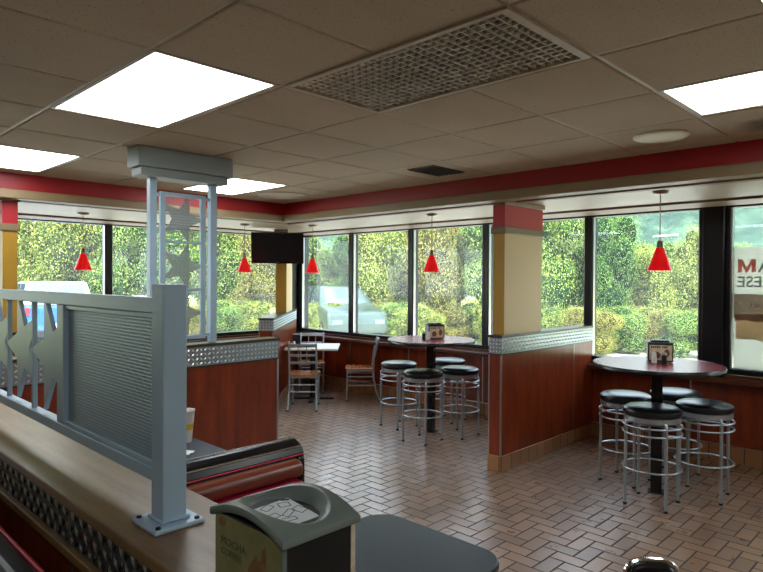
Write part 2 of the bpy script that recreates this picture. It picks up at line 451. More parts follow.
b.box(6.1, XW-.04, YW-.03, YW+.12, SILL, 2.42); b.box(XW-.03, XW+.1, YB, -2.1, SILL, 2.42); b.box(XB, -2.0, YW-.03, YW+.1, SILL, 2.42)
struct(b.build('trim_8', M['bronze'], bevel=.006))

# ------------------------------------------------------------------ diamond plate
def diamonds(mb, o, ux, uz, nrm, L, H, pitch=.031, ln=.0145, wd=.0058, h=.005, ang=45):
    """sheet with raised lozenges; o = lower corner, ux/uz unit vectors, nrm outward"""
    o, ux, uz, nrm = Vector(o), Vector(ux), Vector(uz), Vector(nrm)
    mb.poly([o, o+ux*L, o+ux*L+uz*H, o+uz*H])
    nx, nz = max(1, int(L/pitch)), max(1, int(round(H/pitch)))
    for i in range(nx):
        for j in range(nz):
            c = o + ux*((i+.5)*L/nx) + uz*((j+.5)*H/nz)
            a = math.radians(ang if (i+j) % 2 else -ang) + (PI/2 if ang > 60 and False else 0)
            d = ux*math.cos(a) + uz*math.sin(a); e = ux*-math.sin(a) + uz*math.cos(a)
            q = [mb.v(c+d*ln), mb.v(c+e*wd), mb.v(c-d*ln), mb.v(c-e*wd)]
            m1, m2 = mb.v(c+d*ln*.45+nrm*h), mb.v(c-d*ln*.45+nrm*h)
            for fc in ((q[0], q[1], m1), (q[1], m2, m1), (q[1], q[2], m2), (q[2], q[3], m2), (q[3], m1, m2), (q[3], q[0], m1)):
                w_ = mb.face(fc)
                if w_: w_.material_index = 1  # lozenges take the brighter steel, standing in for glint

def half_wall(label, loc, rz, x0, x1, t=.13, ends=(0,), seams=(), pitch=.031):
    r = thing('half_wall', label, 'half wall', loc, rz)
    MB().box(x0, x1, 0, t, .14, 1.043).build('panel', M['cherry'], r)
    MB().box(x0-.006, x1, -.006, t+.006, 0, .14).build('base_tile', M['base_tile'], r, bevel=.005)
    b = MB(); b.box(x0, x1, 0, t, 1.044, 1.186)
    diamonds(b, (x0, -.001, 1.048), (1,0,0), (0,0,1), (0,-1,0), x1-x0, .134, pitch)
    diamonds(b, (x1, t+.001, 1.048), (-1,0,0), (0,0,1), (0,1,0), x1-x0, .134, pitch)
    if 0 in ends: diamonds(b, (x0-.001, t, 1.048), (0,-1,0), (0,0,1), (-1,0,0), t, .134, pitch)
    if 1 in ends: diamonds(b, (x1+.001, 0, 1.048), (0,1,0), (0,0,1), (1,0,0), t, .134, pitch)
    b.build('diamond_plate_strip', [M['steel_base'], M['steel_raised']], r)
    MB().box(x0-.012, x1+(.012 if 1 in ends else 0), -.012, t+.012, 1.187, 1.21).build('top_cap', M['cap_dark'], r, bevel=.004)
    MB().box(x0-.005, x1+(.005 if 1 in ends else 0), -.006, t+.006, 1.034, 1.046).build('lower_molding', M['cap_dark'], r, bevel=.002)
    b = MB()
    es = ([x0] if 0 in ends else []) + ([x1] if 1 in ends else [])
    for e in es:
        for y in (-.003, t-.012+.003): b.box(e-.004, e+.004, y, y+.012, .14, 1.034)
        b.box(e-.004 if e == x0 else e-.012, e+.012 if e == x0 else e+.004, -.004, -.0005, .14, 1.034)
    for s in seams: b.box(s-.005, s+.005, -.004, -.0003, .14, 1.034)
    b.build('edge_trim', M['alu'], r)
    return r
half_wall('cherry half wall with a ribbed cream pillar on it, between the two round bar tables', (4.595, 3.0, 0), 0, 0, XW-4.595-.02, seams=(1.35,))
half_wall('cherry half wall carrying the floor to ceiling star screen, behind the black booth back', (3.03, 4.15, 0), 0, -3.9, 0, ends=(1,), pitch=.034)
half_wall('short cherry half wall under the wall television, set diagonally into the far corner', (4.52, 6.29, 0), math.radians(45.4), 0, 2.38, t=.18)
half_wall('cherry half wall at the left windows under the pillar cut by the left picture edge', (1.65, 6.12, 0), math.radians(90), 0, YW-6.12-.03, t=.14)

def pillar(label, loc, rz, t=.13):
    r = thing('pillar', label, 'pillar', loc, rz)
    x0, x1, y0, y1 = .04, .69, .008, t-.006
    MB().box(x0+.004, x1, y0, y1, 1.211, 2.112).build('shaft', M['cream'], r)
    MB().box(x0, x0+.0035, y0, y1, 1.211, 2.112).build('mustard_end_panel', M['mustard'], r)
    MB().box(x0-.02, x1+.02, y0-.02, y1+.02, 2.112, 2.176).build('lower_molding', M['tan'], r, bevel=.008)
    MB().box(x0-.004, x1+.004, y0-.004, y1+.004, 2.177, 2.372).build('red_band', M['red_pillar'], r)
    MB().box(x0-.022, x1+.022, y0-.022, y1+.022, 2.373, 2.413).build('upper_molding', M['tan'], r, bevel=.006)
pillar('cream ribbed pillar with red band standing on the half wall between the bar tables', (4.605, 3.0, 0), 0)
pillar('narrow mustard pillar behind the television in the far corner', (5.363, 7.144, 0), math.radians(45.4), .17)
pillar('mustard pillar with red band at the left edge of the picture', (1.65, 6.12, 0), math.radians(90))

# ------------------------------------------------------------------ ceiling fittings
def light_panel(c, label):
    x0, x1, y0, y1 = c
    r = thing('ceiling_light', label, 'ceiling light', ((x0+x1)/2, (y0+y1)/2, CZ), 0, 'fluorescent ceiling panels')
    hx, hy = (x1-x0)/2, (y1-y0)/2
    MB().box(-hx+.03, hx-.03, -hy+.03, hy-.03, .004, .012).build('diffuser', M['light'], r)
    f = MB()
    for a in ((-hx+.008, hx-.008, -hy+.008, -hy+.03), (-hx+.008, hx-.008, hy-.03, hy-.008), (-hx+.008, -hx+.03, -hy+.03, hy-.03), (hx-.03, hx-.008, -hy+.03, hy-.03)):
        f.box(*a, 0, .02)
    f.build('frame', M['tbar'], r)
light_panel(panels[0], 'big bright ceiling light panel at upper left, whole in view, nearest the camera')
light_panel(panels[1], 'bright ceiling light panel cut off by the left picture edge above the red band')
light_panel(panels[2], 'bright ceiling light panel partly hidden behind the grey header of the star screen')
light_panel(panels[3], 'bright ceiling light panel cut off by the right picture edge near the round speaker')
for e in fill_panels: light_panel(e, 'added fill light panel out of the picture, helping to light the room')

x0, x1, y0, y1 = panels[4]
r = thing('ceiling_return_vent', 'large rectangular egg-crate air return grille in the ceiling', 'vent', ((x0+x1)/2, (y0+y1)/2, CZ))
hx, hy = (x1-x0)/2, (y1-y0)/2
f = MB()
for a in ((-hx+.008, hx-.008, -hy+.008, -hy+.045), (-hx+.008, hx-.008, hy-.03, hy-.008), (-hx+.008, -hx+.035, -hy+.045, hy-.03), (hx-.03, hx-.008, -hy+.045, hy-.03)):
    f.box(*a, -.008, .02)
f.build('frame', M['tbar'], r, bevel=.003)
g = MB()
n = 14
for i in range(1, n): x = -hx+.035+(2*hx-.065)*i/n; g.box(x-.0035, x+.0035, -hy+.045, hy-.03, 0, .012)
n = 28
for i in range(1, n): y = -hy+.045+(2*hy-.075)*i/n; g.box(-hx+.035, hx-.03, y-.0035, y+.0035, .0005, .0115)
g.build('egg_crate_grille', M['vent_paint'], r)
MB().box(-hx+.01, hx-.01, -hy+.01, hy-.01, .10, .104).build('dark_duct', M['black_matte'], r)

r = thing('ceiling_vent', 'small black slatted air vent set in a ceiling tile above the middle windows', 'vent', (3.97, 3.24, CZ))
MB().box(-.21, .21, -.14, .14, -.004, -.0005).build('backing', M['black_matte'], r)
f = MB()
for i in range(7): y = -.126+.042*i; f.hull8([(-.205, y-.004, -.012), (.205, y-.004, -.012), (.205, y, -.012), (-.205, y, -.012), (-.205, y+.002, -.0042), (.205, y+.002, -.0042), (.205, y+.006, -.0042), (-.205, y+.006, -.0042)])
f.build('slats', M['vent_back'], r)
r = thing('ceiling_speaker', 'round cream ceiling speaker beside the right-hand light panel', 'speaker', (3.97, 1.43, CZ))
MB().lathe([(.165, 0), (.165, -.006), (.15, -.014)], n=40).build('rim', M['speaker'], r, smooth=True)
MB().lathe([(.148, -.013), (.08, -.02), (.01, -.022)], n=40).build('grille', M['speaker'], r, smooth=True)
r = thing('ceiling_speaker', 'faint round cover flush in the ceiling above the far corner of the red band', 'speaker', (4.02, 5.42, CZ))
MB().lathe([(.27, 0), (.27, -.006), (.25, -.012)], n=40).build('rim', M['tbar'], r, smooth=True)
MB().lathe([(.248, -.011), (.01, -.016)], n=40).build('grille', M['ceiling'], r, smooth=True)
# ------------------------------------------------------------------ star shapes
def star(R, rot, inner=.40):
    return [((R if k % 2 == 0 else R*inner)*math.cos(rot+k*PI/5), (R if k % 2 == 0 else R*inner)*math.sin(rot+k*PI/5)) for k in range(10)]
def clip(poly, x0, x1, y0, y1):
    def cut(P, ins, inter):
        out = []
        for a, b_ in zip(P, P[1:]+P[:1]):
            if ins(a):
                out.append(a)
                if not ins(b_): out.append(inter(a, b_))
            elif ins(b_): out.append(inter(a, b_))
        return out
    def ix(v): return lambda a, b_: (v, a[1]+(b_[1]-a[1])*(v-a[0])/(b_[0]-a[0]))
    def iy(v): return lambda a, b_: (a[0]+(b_[0]-a[0])*(v-a[1])/(b_[1]-a[1]), v)
    P = cut(poly, lambda p: p[0] >= x0, ix(x0)); P = cut(P, lambda p: p[0] <= x1, ix(x1))
    P = cut(P, lambda p: p[1] >= y0, iy(y0)); return cut(P, lambda p: p[1] <= y1, iy(y1))

# ------------------------------------------------------------------ foreground counter half wall
X0, X1, YE0, YE1 = .485, .70, -1.2, 6.0
r = thing('half_wall', 'wood-topped half wall in the left foreground with a dull diamond plate strip', 'half wall', (.5925, 2.4, 0))
S = (.5925, 2.4, 0)
MB().box(X0+.012, X1-.012, YE0, YE1, .14, 1.19).build('panel', M['cherry'], r, shift=S)
MB().box(X0+.006, X1-.006, YE0, YE1, 0, .14).build('base_tile', M['base_tile'], r, shift=S)
MB().box(X0-.004, X1+.004, YE0, YE1+.01, 1.188, 1.21).build('wooden_top', M['oak'], r, bevel=.003, shift=S)
b = MB()
diamonds(b, (X0+.009, 3.6, 1.097), (0,-1,0), (0,0,1), (-1,0,0), 4.0, .09, .026, ln=.017, wd=.0062, h=.004, ang=66)
b.build('diamond_plate_strip', [M['steel_dark_base'], M['steel_dark']], r, shift=S)
MB().box(X0-.004, X0+.012, YE0, YE1, 1.074, 1.096).build('wooden_molding', M['oak'], r, bevel=.003, shift=S)
b = MB()
for y in (.24, 1.451, 2.67): b.box(X0+.006, X0+.012, y-.002, y+.002, .14, 1.074); b.box(X0+.003, X0+.010, y-.002, y+.002, 1.097, 1.187)
b.build('seam_trim', M['alu'], r, shift=S)

# ------------------------------------------------------------------ foreground star rail
S = (.58, 1.16, 1.21)
r = thing('metal_screen', 'grey metal rail with star cutouts and embossed panel standing on the wooden counter', 'metal screen', S)
MB().box(.555, .606, 1.135, 1.186, 1.214, 1.688).build('post', M['grey_metal'], r, bevel=.003, shift=S)
p = MB().box(.525, .630, 1.105, 1.212, 1.2105, 1.219).build('base_plate', M['grey_metal'], r, bevel=.003, shift=S)
b = MB(); b.box(.549, .612, 1.129, 1.192, 1.219, 1.226); b.build('weld_collar', M['grey_metal'], p, bevel=.004, shift=S)
for x in (.537, .618):
    for y in (1.117, 1.2):
        MB().lathe([(.0055, 0), (.005, .004), (.003, .0045)], (x, y, 1.219), 8).build('bolt', M['bronze'], p, shift=S)
YF = 3.1
MB().box(.566, .596, 1.186, YF, 1.628, 1.660).build('top_rail', M['grey_metal'], r, bevel=.002, shift=S)
MB().box(.566, .596, 1.186, YF, 1.284, 1.312).build('bottom_rail', M['grey_metal'], r, bevel=.002, shift=S)
MB().box(.579, .583, 1.186, 1.725, 1.312, 1.628).build('embossed_panel', M['mesh_y'], r, shift=S)
for z0, z1 in ((1.312, 1.324), (1.616, 1.628)): MB().box(.570, .579, 1.186, 1.722, z0, z1).build('panel_lip', M['grey_metal'], r, bevel=.002, shift=S)
cells = [(1.772, 2.006), (2.018, 2.262), (2.274, 2.518), (2.53, 2.774), (2.786, 3.03)]
MB().box(.566, .596, 1.722, 1.772, 1.312, 1.628).build('upright', M['grey_metal'], r, bevel=.002, shift=S)
for y0, y1 in cells:
    if y1 < 3: MB().box(.575, .589, y1, y1+.012, 1.312, 1.628).build('rod', M['grey_metal'], r, bevel=.002, shift=S)
    cy, cz = y1-.152, 1.486
    # arms lean as in the photo: one arm points along +Y (to the left)
    P = clip(star(.172, 0, .39), y0-cy, y1-cy, 1.312-cz, 1.628-cz)
    MB().prism(P, lambda q: (.576, cy+q[0], cz+q[1]), lambda q: (.588, cy+q[0], cz+q[1])).build('star', M['grey_metal'], r, shift=S)
MB().box(.555, .606, YF, YF+.05, 1.214, 1.688).build('post', M['grey_metal'], r, bevel=.003, shift=S)
MB().box(.525, .630, YF-.03, YF+.08, 1.2105, 1.219).build('base_plate', M['grey_metal'], r, bevel=.003, shift=S)

# ------------------------------------------------------------------ floor-to-ceiling star screen
S = (2.2, 4.215, 1.21)
r = thing('metal_screen', 'tall grey metal screen with stars fixed between half wall and ceiling', 'metal screen', S)
for x0 in (1.95, 2.43):
    MB().box(x0, x0+.052, 4.19, 4.242, 1.2105, 2.412).build('pole', M['grey_metal'], r, bevel=.003, shift=S)
MB().box(1.825, 2.56, 4.09, 4.28, 2.47, CZ-.001).build('header_box', M['grey_header'], r, bevel=.006, shift=S)
MB().box(1.85, 2.525, 4.105, 4.265, 2.41, 2.4695).build('header_base', M['grey_header'], r, bevel=.006, shift=S)
b = MB()
fx0, fx1, fz0, fz1 = 2.035, 2.395, 1.245, 2.325
b.box(fx0, fx0+.04, 4.204, 4.230, fz0, fz1); b.box(fx1-.04, fx1, 4.204, 4.230, fz0, fz1)
b.box(fx0+.04, fx1-.04, 4.204, 4.230, fz1-.03, fz1); b.box(fx0+.04, fx1-.04, 4.204, 4.230, fz0, fz0+.03)
b.build('frame', M['grey_metal'], r, bevel=.002, shift=S)
for z in (1.27, 2.30):
    for sx0, sx1 in ((2.002, fx0), (fx1, 2.43)): MB().box(sx0, sx1, 4.21, 4.224, z-.012, z+.012).build('spacer', M['grey_metal'], r, shift=S)
zs = [1.275, 1.605, 1.625, 1.955, 1.975, 2.295]
for z in (1.615, 1.965): MB().box(fx0+.04, fx1-.04, 4.208, 4.226, z-.009, z+.009).build('crossbar', M['grey_metal'], r, bevel=.002, shift=S)
for z0, z1 in zip(zs[::2], zs[1::2]):
    cx, cz = 2.205, (z0+z1)/2
    P = clip(star(.185, 0, .42), fx0+.04-cx, fx1-.04-cx, z0-cz-.001, z1-cz+.001)
    MB().prism(P, lambda q: (cx+q[0], 4.213, cz+q[1]), lambda q: (cx+q[0], 4.221, cz+q[1])).build('star', M['mesh_x'], r, shift=S)

# ------------------------------------------------------------------ pendant lamps
def make_pendant():
    r = thing('pendant_lamp', 'x', 'pendant lamp')
    MB().lathe([(.062, 0), (.064, -.006), (.058, -.016), (.035, -.026), (.012, -.03)], n=28).build('canopy', M['lamp_metal'], r, smooth=True)
    MB().cyl((0,0,-.028), (0,0,-.40), .0045, n=8).build('stem', M['lamp_metal'], r, smooth=True)
    MB().lathe([(.012, -.392), (.02, -.402), (.024, -.447), (.026, -.454)], n=20).build('socket', M['lamp_metal'], r, smooth=True)
    MB().lathe([(.027, -.449), (.034, -.467), (.092, -.627), (.094, -.632), (.089, -.631), (.030, -.469), (.022, -.457)], n=36, cap0=False).build('lamp_shade', M['lampglass'], r, smooth=True)
    MB().lathe([(.004, -.47), (.022, -.52), (.028, -.55), (.02, -.58), (.004, -.588)], n=14).build('bulb', M['lampbulb'], r, smooth=True)
    return r
M['lampbulb'] = emit('lamp_bulb', srgb(255, 220, 190), 1.5)
pp = make_pendant()
for i, (x, y, l) in enumerate([
    (5.05, 1.82, 'red cone pendant lamp over the round bar table nearest the right edge'),
    (5.15, 4.26, 'red cone pendant lamp over the round bar table of the middle windows'),
    (5.16, 6.31, 'red cone pendant lamp just right of the television'),
    (4.48, 6.88, 'red cone pendant lamp just left of the television'),
    (2.53, 7.07, 'red cone pendant lamp at the left windows, leftmost of all')]):
    place(pp, i == 0, (x, y, SZ), 0, l, 'red pendant lamps')

# ------------------------------------------------------------------ television
r = thing('television', 'black flat wall television hanging below the soffit in the far corner', 'television', (5.215, 7.165, 2.14), math.radians(45.4+4))
a = math.radians(7)
def tilt(p):   # lean the screen towards the room: local -x is the viewing side
    x, y, z = p; return (x*math.cos(a)-z*math.sin(a), y, x*math.sin(a)+z*math.cos(a))
def tbox(x0, x1, y0, y1, z0, z1):
    return MB().hull8([tilt(q) for q in ((x0,y0,z0), (x1,y0,z0), (x1,y1,z0), (x0,y1,z0), (x0,y0,z1), (x1,y0,z1), (x1,y1,z1), (x0,y1,z1))])
tbox(-.02, .04, -.37, .37, -.222, .222).build('case', M['black'], r, bevel=.008)
tbox(-.0225, -.0202, -.345, .345, -.185, .202).build('screen', M['screen'], r)
tbox(-.0215, -.0202, -.02, .02, -.21, -.203).build('logo', M['alu'], r)
b = MB(); b.tube([(.03, 0, .0), (.075, 0, .01), (.105, 0, .01)], .018, 8); b.box(.03, .05, -.12, .12, -.1, .1)
b.build('wall_bracket', M['black_matte'], r, smooth=True)

# ------------------------------------------------------------------ bar stools and round bar tables
def make_stool():
    r = thing('bar_stool', 'x', 'bar stool')
    MB().lathe([(.195, .68), (.206, .688), (.211, .708), (.206, .727), (.184, .741), (.10, .749), (.001, .75)], n=40, cap1=False).build('seat', M['vinyl'], r, smooth=True)
    MB().lathe([(.198, .64), (.202, .642), (.202, .678), (.196, .68)], n=40).build('seat_band', M['tube'], r, smooth=True)
    for k in range(4):
        a = PI/4 + k*PI/2; c, s = math.cos(a), math.sin(a)
        l = MB().tube([(.208*c, .208*s, .012), (.206*c, .206*s, .60), (.203*c, .203*s, .628), (.192*c, .192*s, .648), (.175*c, .175*s, .652)], .0125, 10).build('leg', M['tube'], r, smooth=True)
        MB().cyl((.208*c, .208*s, 0), (.208*c, .208*s, .016), .015, n=10).build('foot_cap', M['black_matte'], l, smooth=True)
    for z, nm in ((.607, 'upper_ring'), (.55, 'upper_ring'), (.283, 'foot_ring')):
        MB().ring((0, 0, z), .209, .0075, 40, 8).build(nm, M['tube'], r, smooth=True)
    return r
st = make_stool()
G1, G2 = 'stools around the right bar table', 'stools around the middle bar table'
for i, (x, y, rz, l, g) in enumerate([
    (4.785, 1.768, .05, 'black round bar stool at the right table, in front of the table post', G1),
    (5.245, 1.537, .1, 'black round bar stool at the right table, nearest the right picture edge', G1),
    (5.175, 2.135, -.05, 'black round bar stool at the right table, nearest the ribbed pillar half wall', G1),
    (5.62, 1.88, 0, 'black round bar stool at the right table, hidden behind the post by the window', G1),
    (4.92, 4.18, .08, 'black round bar stool at the middle table, in front of the post', G2),
    (5.39, 4.05, 0, 'black round bar stool at the middle table, nearest the half wall with pillar', G2),
    (5.22, 4.80, -.1, 'black round bar stool at the middle table, nearest the wooden chairs', G2),
    (5.86, 4.58, .1, 'black round bar stool at the middle table, behind the post at the window', G2)]):
    place(st, i == 0, (x, y, 0), rz, l, g)

def make_bar_table():
    r = thing('bar_table', 'x', 'bar table')
    MB().lathe([(.001, 1.035), (.480, 1.035)], n=64, cap0=False, cap1=False).build('tabletop', M['table_red'], r, smooth=True)
    MB().lathe([(.44, 1.0), (.484, 1.0), (.490, 1.006), (.490, 1.03), (.485, 1.036), (.478, 1.0345)], n=64, cap1=False).build('edge_band', M['black'], r, smooth=True)
    MB().box(-.042, .042, -.042, .042, 0.006, 1.0).build('post', M['black'], r, bevel=.004)
    b = MB(); b.box(-.03, .03, -.3, .3, .985, .9995); b.box(-.3, .3, -.031, .031, .986, .9992); b.build('top_bracket', M['black_matte'], r)
    MB().box(-.062, .062, -.062, .062, 0, .008).build('floor_flange', M['black_matte'], r, bevel=.002)
    return r
bt = make_bar_table()
place(bt, True, (5.065, 1.836, 0), math.radians(20), 'round red-topped bar table with black edge nearest the right picture edge', 'round bar tables')
place(bt, False, (5.27, 4.36, 0), math.radians(20), 'round red-topped bar table with black edge at the middle windows', 'round bar tables')

def make_caddy():
    """chrome napkin holder with a printed card on its front (-x side)"""
    r = thing('napkin_holder', 'x', 'napkin holder')
    MB().box(-.05, .06, -.095, .095, .004, .155).build('body', M['tube'], r, bevel=.008)
    b = MB(); b.box(-.056, .066, -.1, .1, .156, .166); b.box(-.03, .045, -.07, .07, .166, .178); b.build('lid', M['black'], r, bevel=.006)
    f = MB().box(-.058, -.051, -.096, .096, .006, .154).build('card_frame', M['black_matte'], r, bevel=.002)
    c = MB().box(-.0605, -.0585, -.085, .085, .018, .142).build('printed_card', M['label_cream'], f)
    t = MB(); random.seed(3)
    y = .072
    for k in range(9):
        w = random.uniform(.008, .013)
        if k != 5: t.box(-.0613, -.0607, y-w, y, .118, .133)
        y -= w+.004
    t.build('headline_print', M['ink'], c)
    t = MB(); t.prism([(.03+.028*math.cos(q), .06+.03*math.sin(q)) for q in [2*PI*i/14 for i in range(14)]], lambda p: (-.0607, p[0], p[1]), lambda p: (-.0614, p[0], p[1]))
    t.prism([(-.045+.02*math.cos(q), .075+.034*math.sin(q)) for q in [2*PI*i/14 for i in range(14)]], lambda p: (-.0607, p[0], p[1]), lambda p: (-.0614, p[0], p[1]))
    t.build('food_print', M['orange_ink'], c)
    return r
cd = make_caddy()
place(cd, True, (5.195, 1.865, 1.036), math.radians(27), 'silver napkin holder with printed card on the right bar table', 'napkin holders on bar tables')
place(cd, False, (5.33, 4.36, 1.036), math.radians(62), 'silver napkin holder with printed card on the middle bar table', 'napkin holders on bar tables')
def make_shaker(mat):
    r = thing('shaker', 'x', 'shaker')
    MB().lathe([(.017, 0), (.021, .003), (.020, .05), (.017, .066)], n=18).build('body', M[mat], r, smooth=True)
    MB().lathe([(.0175, .0662), (.018, .07), (.0165, .082), (.008, .088), (.001, .089)], n=18).build('cap', M['alu' if mat == 'black' else 'white'], r, smooth=True)
    return r
sw, sb = make_shaker('white'), make_shaker('black')
place(sw, True, (5.075, 1.865, 1.036), 0, 'white shaker in front of the napkin holder on the right bar table', 'white shakers')
place(sb, True, (5.115, 1.80, 1.036), 0, 'black shaker in front of the napkin holder on the right bar table', 'black shakers')
place(sw, False, (5.21, 4.35, 1.036), 0, 'white shaker beside the napkin holder on the middle bar table', 'white shakers')
place(sb, False, (5.20, 4.41, 1.036), 0, 'black shaker beside the napkin holder on the middle bar table', 'black shakers')

# ------------------------------------------------------------------ corner table and ladder-back chairs
EA = math.radians(45.4); E_ = Vector((math.cos(EA), math.sin(EA), 0)); N_ = Vector((math.sin(EA), -math.cos(EA), 0)); P0 = Vector((4.52, 6.29, 0))
def dg(e, n, z=0): v = P0 + E_*e + N_*n; return (v.x, v.y, z)
r = thing('dining_table', 'cream square table with black pedestal in the far corner below the television', 'table', dg(1.02, .40), EA)
MB().box(-.36, .36, -.37, .36, .722, .752).build('tabletop', M['table_cream'], r, bevel=.01)
MB().cyl((0,0,.02), (0,0,.722), .04, n=16).build('pedestal', M['black'], r, smooth=True)
b = MB(); b.box(-.3, .3, -.035, .035, 0, .022); b.box(-.035, .035, -.3, .3, .0005, .0225); b.build('base', M['black_matte'], r, bevel=.006)
def make_chair():
    """faces local +x; back at -x"""
    r = thing('dining_chair', 'x', 'chair')
    s = MB(); n = 18
    pts = []
    for i in range(n+1):
        pass
    s.prism([(-.19, -.18), (.14, -.205), (.19, -.19), (.2, -.14), (.2, .14), (.19, .19), (.14, .205), (-.19, .18)], lambda p: (p[0], p[1], .438), lambda p: (p[0], p[1], .46))
    s.build('seat', M['seat_wood'], r, bevel=.008)
    b = MB(); b.box(-.175, .17, -.165, -.145, .412, .437); b.box(-.175, .17, .145, .165, .412, .437); b.box(.15, .17, -.145, .145, .412, .437); b.box(-.175, -.155, -.145, .145, .412, .437)
    b.build('seat_frame', M['tube'], r)
    for sy in (-1, 1):
        y = sy*.175
        l = MB().tube([(.172, y, .438), (.176, y, .2), (.182, y, .014)], .0125, 10).build('leg', M['tube'], r, smooth=True)
        MB().cyl((.182, y, 0), (.182, y, .018), .0155, n=10).build('foot_cap', M['black_matte'], l, smooth=True)
        l = MB().tube([(-.285, y*1.06, .014), (-.235, y*1.03, .14), (-.2, y, .3), (-.19, y, .45), (-.2, y, .6), (-.23, y, .76), (-.262, y, .872)], .014, 10).build('leg', M['tube'], r, smooth=True)
        MB().cyl((-.285, y*1.06, 0), (-.284, y*1.06, .018), .0165, n=10).build('foot_cap', M['black_matte'], l, smooth=True)
    def slat(z, x, h, nm):
        m = MB(); k = 10; A = []
        for i in range(k+1):
            y = -.17+.34*i/k; dx = -.022*(1-(2*i/k-1)**2)
            A.append([m.v((x+dx-.006, y, z)), m.v((x+dx+.006, y, z)), m.v((x+dx+.006-h*.2, y, z+h)), m.v((x+dx-.006-h*.2, y, z+h))])
        for p, q in zip(A, A[1:]):
            for j in range(4): m.face((p[j], p[(j+1) % 4], q[(j+1) % 4], q[j]))
        m.face(A[0]); m.face(A[-1][::-1])
        m.build(nm, M['tube'], r, smooth=True)
    slat(.82, -.245, .045, 'top_rail'); slat(.70, -.217, .03, 'back_slat'); slat(.60, -.198, .03, 'back_slat')
    b = MB()
    for y in (-.055, .055): b.tube([(-.222, y, .61), (-.243, y, .71), (-.262, y, .83)], .006, 6)
    b.build('spindles', M['tube'], r, smooth=True)
    b = MB()
    b.cyl((.178, -.172, .27), (.178, .172, .27), .008, n=8); b.cyl((-.208, -.172, .24), (-.208, .172, .24), .008, n=8); b.cyl((-.2, -.172, .33), (-.2, .172, .33), .008, n=8)
    for sy in (-1, 1): b.cyl((.177, sy*.174, .22), (-.212, sy*.174, .22), .008, n=8); b.cyl((.175, sy*.174, .34), (-.197, sy*.174, .34), .008, n=8)
    b.build('stretchers', M['tube'], r, smooth=True)
    return r
ch = make_chair()
GC = 'ladder-back chairs at the corner table'
place(ch, True, dg(.46, .34), EA, 'silver ladder-back chair with its back to the camera, nearest at the corner table', GC)
place(ch, False, dg(1.03, 1.06), EA + math.radians(92), 'silver ladder-back chair seen from the side, right of the corner table', GC)
place(ch, False, dg(1.57, .33), EA + math.radians(184), 'silver ladder-back chair on the window side of the corner table', GC)
r = thing('napkin_dispenser', 'black napkin dispenser with pale side on the corner table', 'napkin dispenser', dg(1.0, .17, .753), EA + .15)
MB().box(-.05, .05, -.055, .055, 0, .16).build('body', M['black'], r, bevel=.008)
MB().box(-.042, .042, -.0585, -.0552, .012, .15).build('side_panel', M['white'], r)
MB().box(-.045, .045, -.05, .05, .161, .172).build('top_cover', M['tube'], r, bevel=.004)
place(sw, False, dg(.80, .16, .753), 0, 'white shaker in front of the black dispenser on the corner table', 'white shakers')
place(sb, False, dg(.80, .085, .753), 0, 'black shaker nearest the half wall on the corner table', 'black shakers')
# ------------------------------------------------------------------ booths
def rounded(x0, x1, y0, y1, rr, n=6, corners=(1,1,1,1)):
    P = []
    for (cx, cy, a0, on) in ((x1-rr, y1-rr, 0, corners[0]), (x0+rr, y1-rr, 90, corners[1]), (x0+rr, y0+rr, 180, corners[2]), (x1-rr, y0+rr, 270, corners[3])):
        if on: P += [(cx+rr*math.cos(math.radians(a0+90*i/n)), cy+rr*math.sin(math.radians(a0+90*i/n))) for i in range(n+1)]
        else: P.append((cx+(rr if a0 in (0, 270) else -rr), cy+(rr if a0 in (0, 90) else -rr)))
    return P
S = (1.3, 2.42, 0)
r = thing('booth_bench', 'black-backed booth bench with brown roll and crimson cushions beside the wooden counter', 'booth', S)
bx0, bx1 = .712, 1.86
def prof(P, x0, x1): return MB().prism(P, lambda p: (x0, p[0], p[1]), lambda p: (x1, p[0], p[1]))
# shell between the two seats: rounded top
top = [(2.36+.085*math.cos(q)+.05, .835+.085*math.sin(q)) for q in [PI*i/10 for i in range(11)]]
o = prof([(2.495, .12)] + top + [(2.325, .12)], bx0, bx1).build('back_shell', M['black'], r, bevel=.012, shift=S)
b = MB()
for y, z in ((2.345, .892), (2.41, .9215), (2.475, .892)): b.box(bx0, bx1-.01, y-.003, y+.003, z-.004, z+.002)
b.build('chrome_bead', M['chrome'], r, shift=S)
roll = [(2.300+.045*math.cos(q), .805+.043*math.sin(q)) for q in [2*PI*i/20 for i in range(20)]]
prof(roll, bx0, bx1-.06).build('headroll', M['vinyl_brown'], r, smooth=True, bevel=.012, shift=S)
prof([(2.297, .12), (2.32, .12), (2.32, .85), (2.30, .84)], bx1-.05, bx1-.02).build('end_panel', M['black'], r, bevel=.006, shift=S)
prof([(2.316, .855), (2.324, .855), (2.324, .859), (2.316, .859)], bx0, bx1-.012).build('piping', M['piping'], r, bevel=.002, shift=S)
prof([(2.13, .46), (2.322, .46), (2.322, .758), (2.238, .752)], bx0, bx1-.06).build('back_cushion', M['vinyl_red'], r, bevel=.02, seg=3, shift=S)
prof([(1.86, .36), (2.322, .36), (2.322, .455), (1.87, .468)], bx0, bx1-.02).build('seat_cushion', M['vinyl_red'], r, bevel=.02, seg=3, shift=S)
prof([(1.92, .0), (2.32, .0), (2.32, .358), (1.92, .358)], bx0, bx1-.03).build('seat_base', M['black_matte'], r, shift=S)
prof([(2.496, .36), (2.94, .36), (2.93, .468), (2.496, .455)], bx0, bx1-.02).build('seat_cushion', M['vinyl_red'], r, bevel=.02, seg=3, shift=S)
prof([(2.496, .0), (2.88, .0), (2.88, .358), (2.496, .358)], bx0, bx1-.03).build('seat_base', M['black_matte'], r, shift=S)
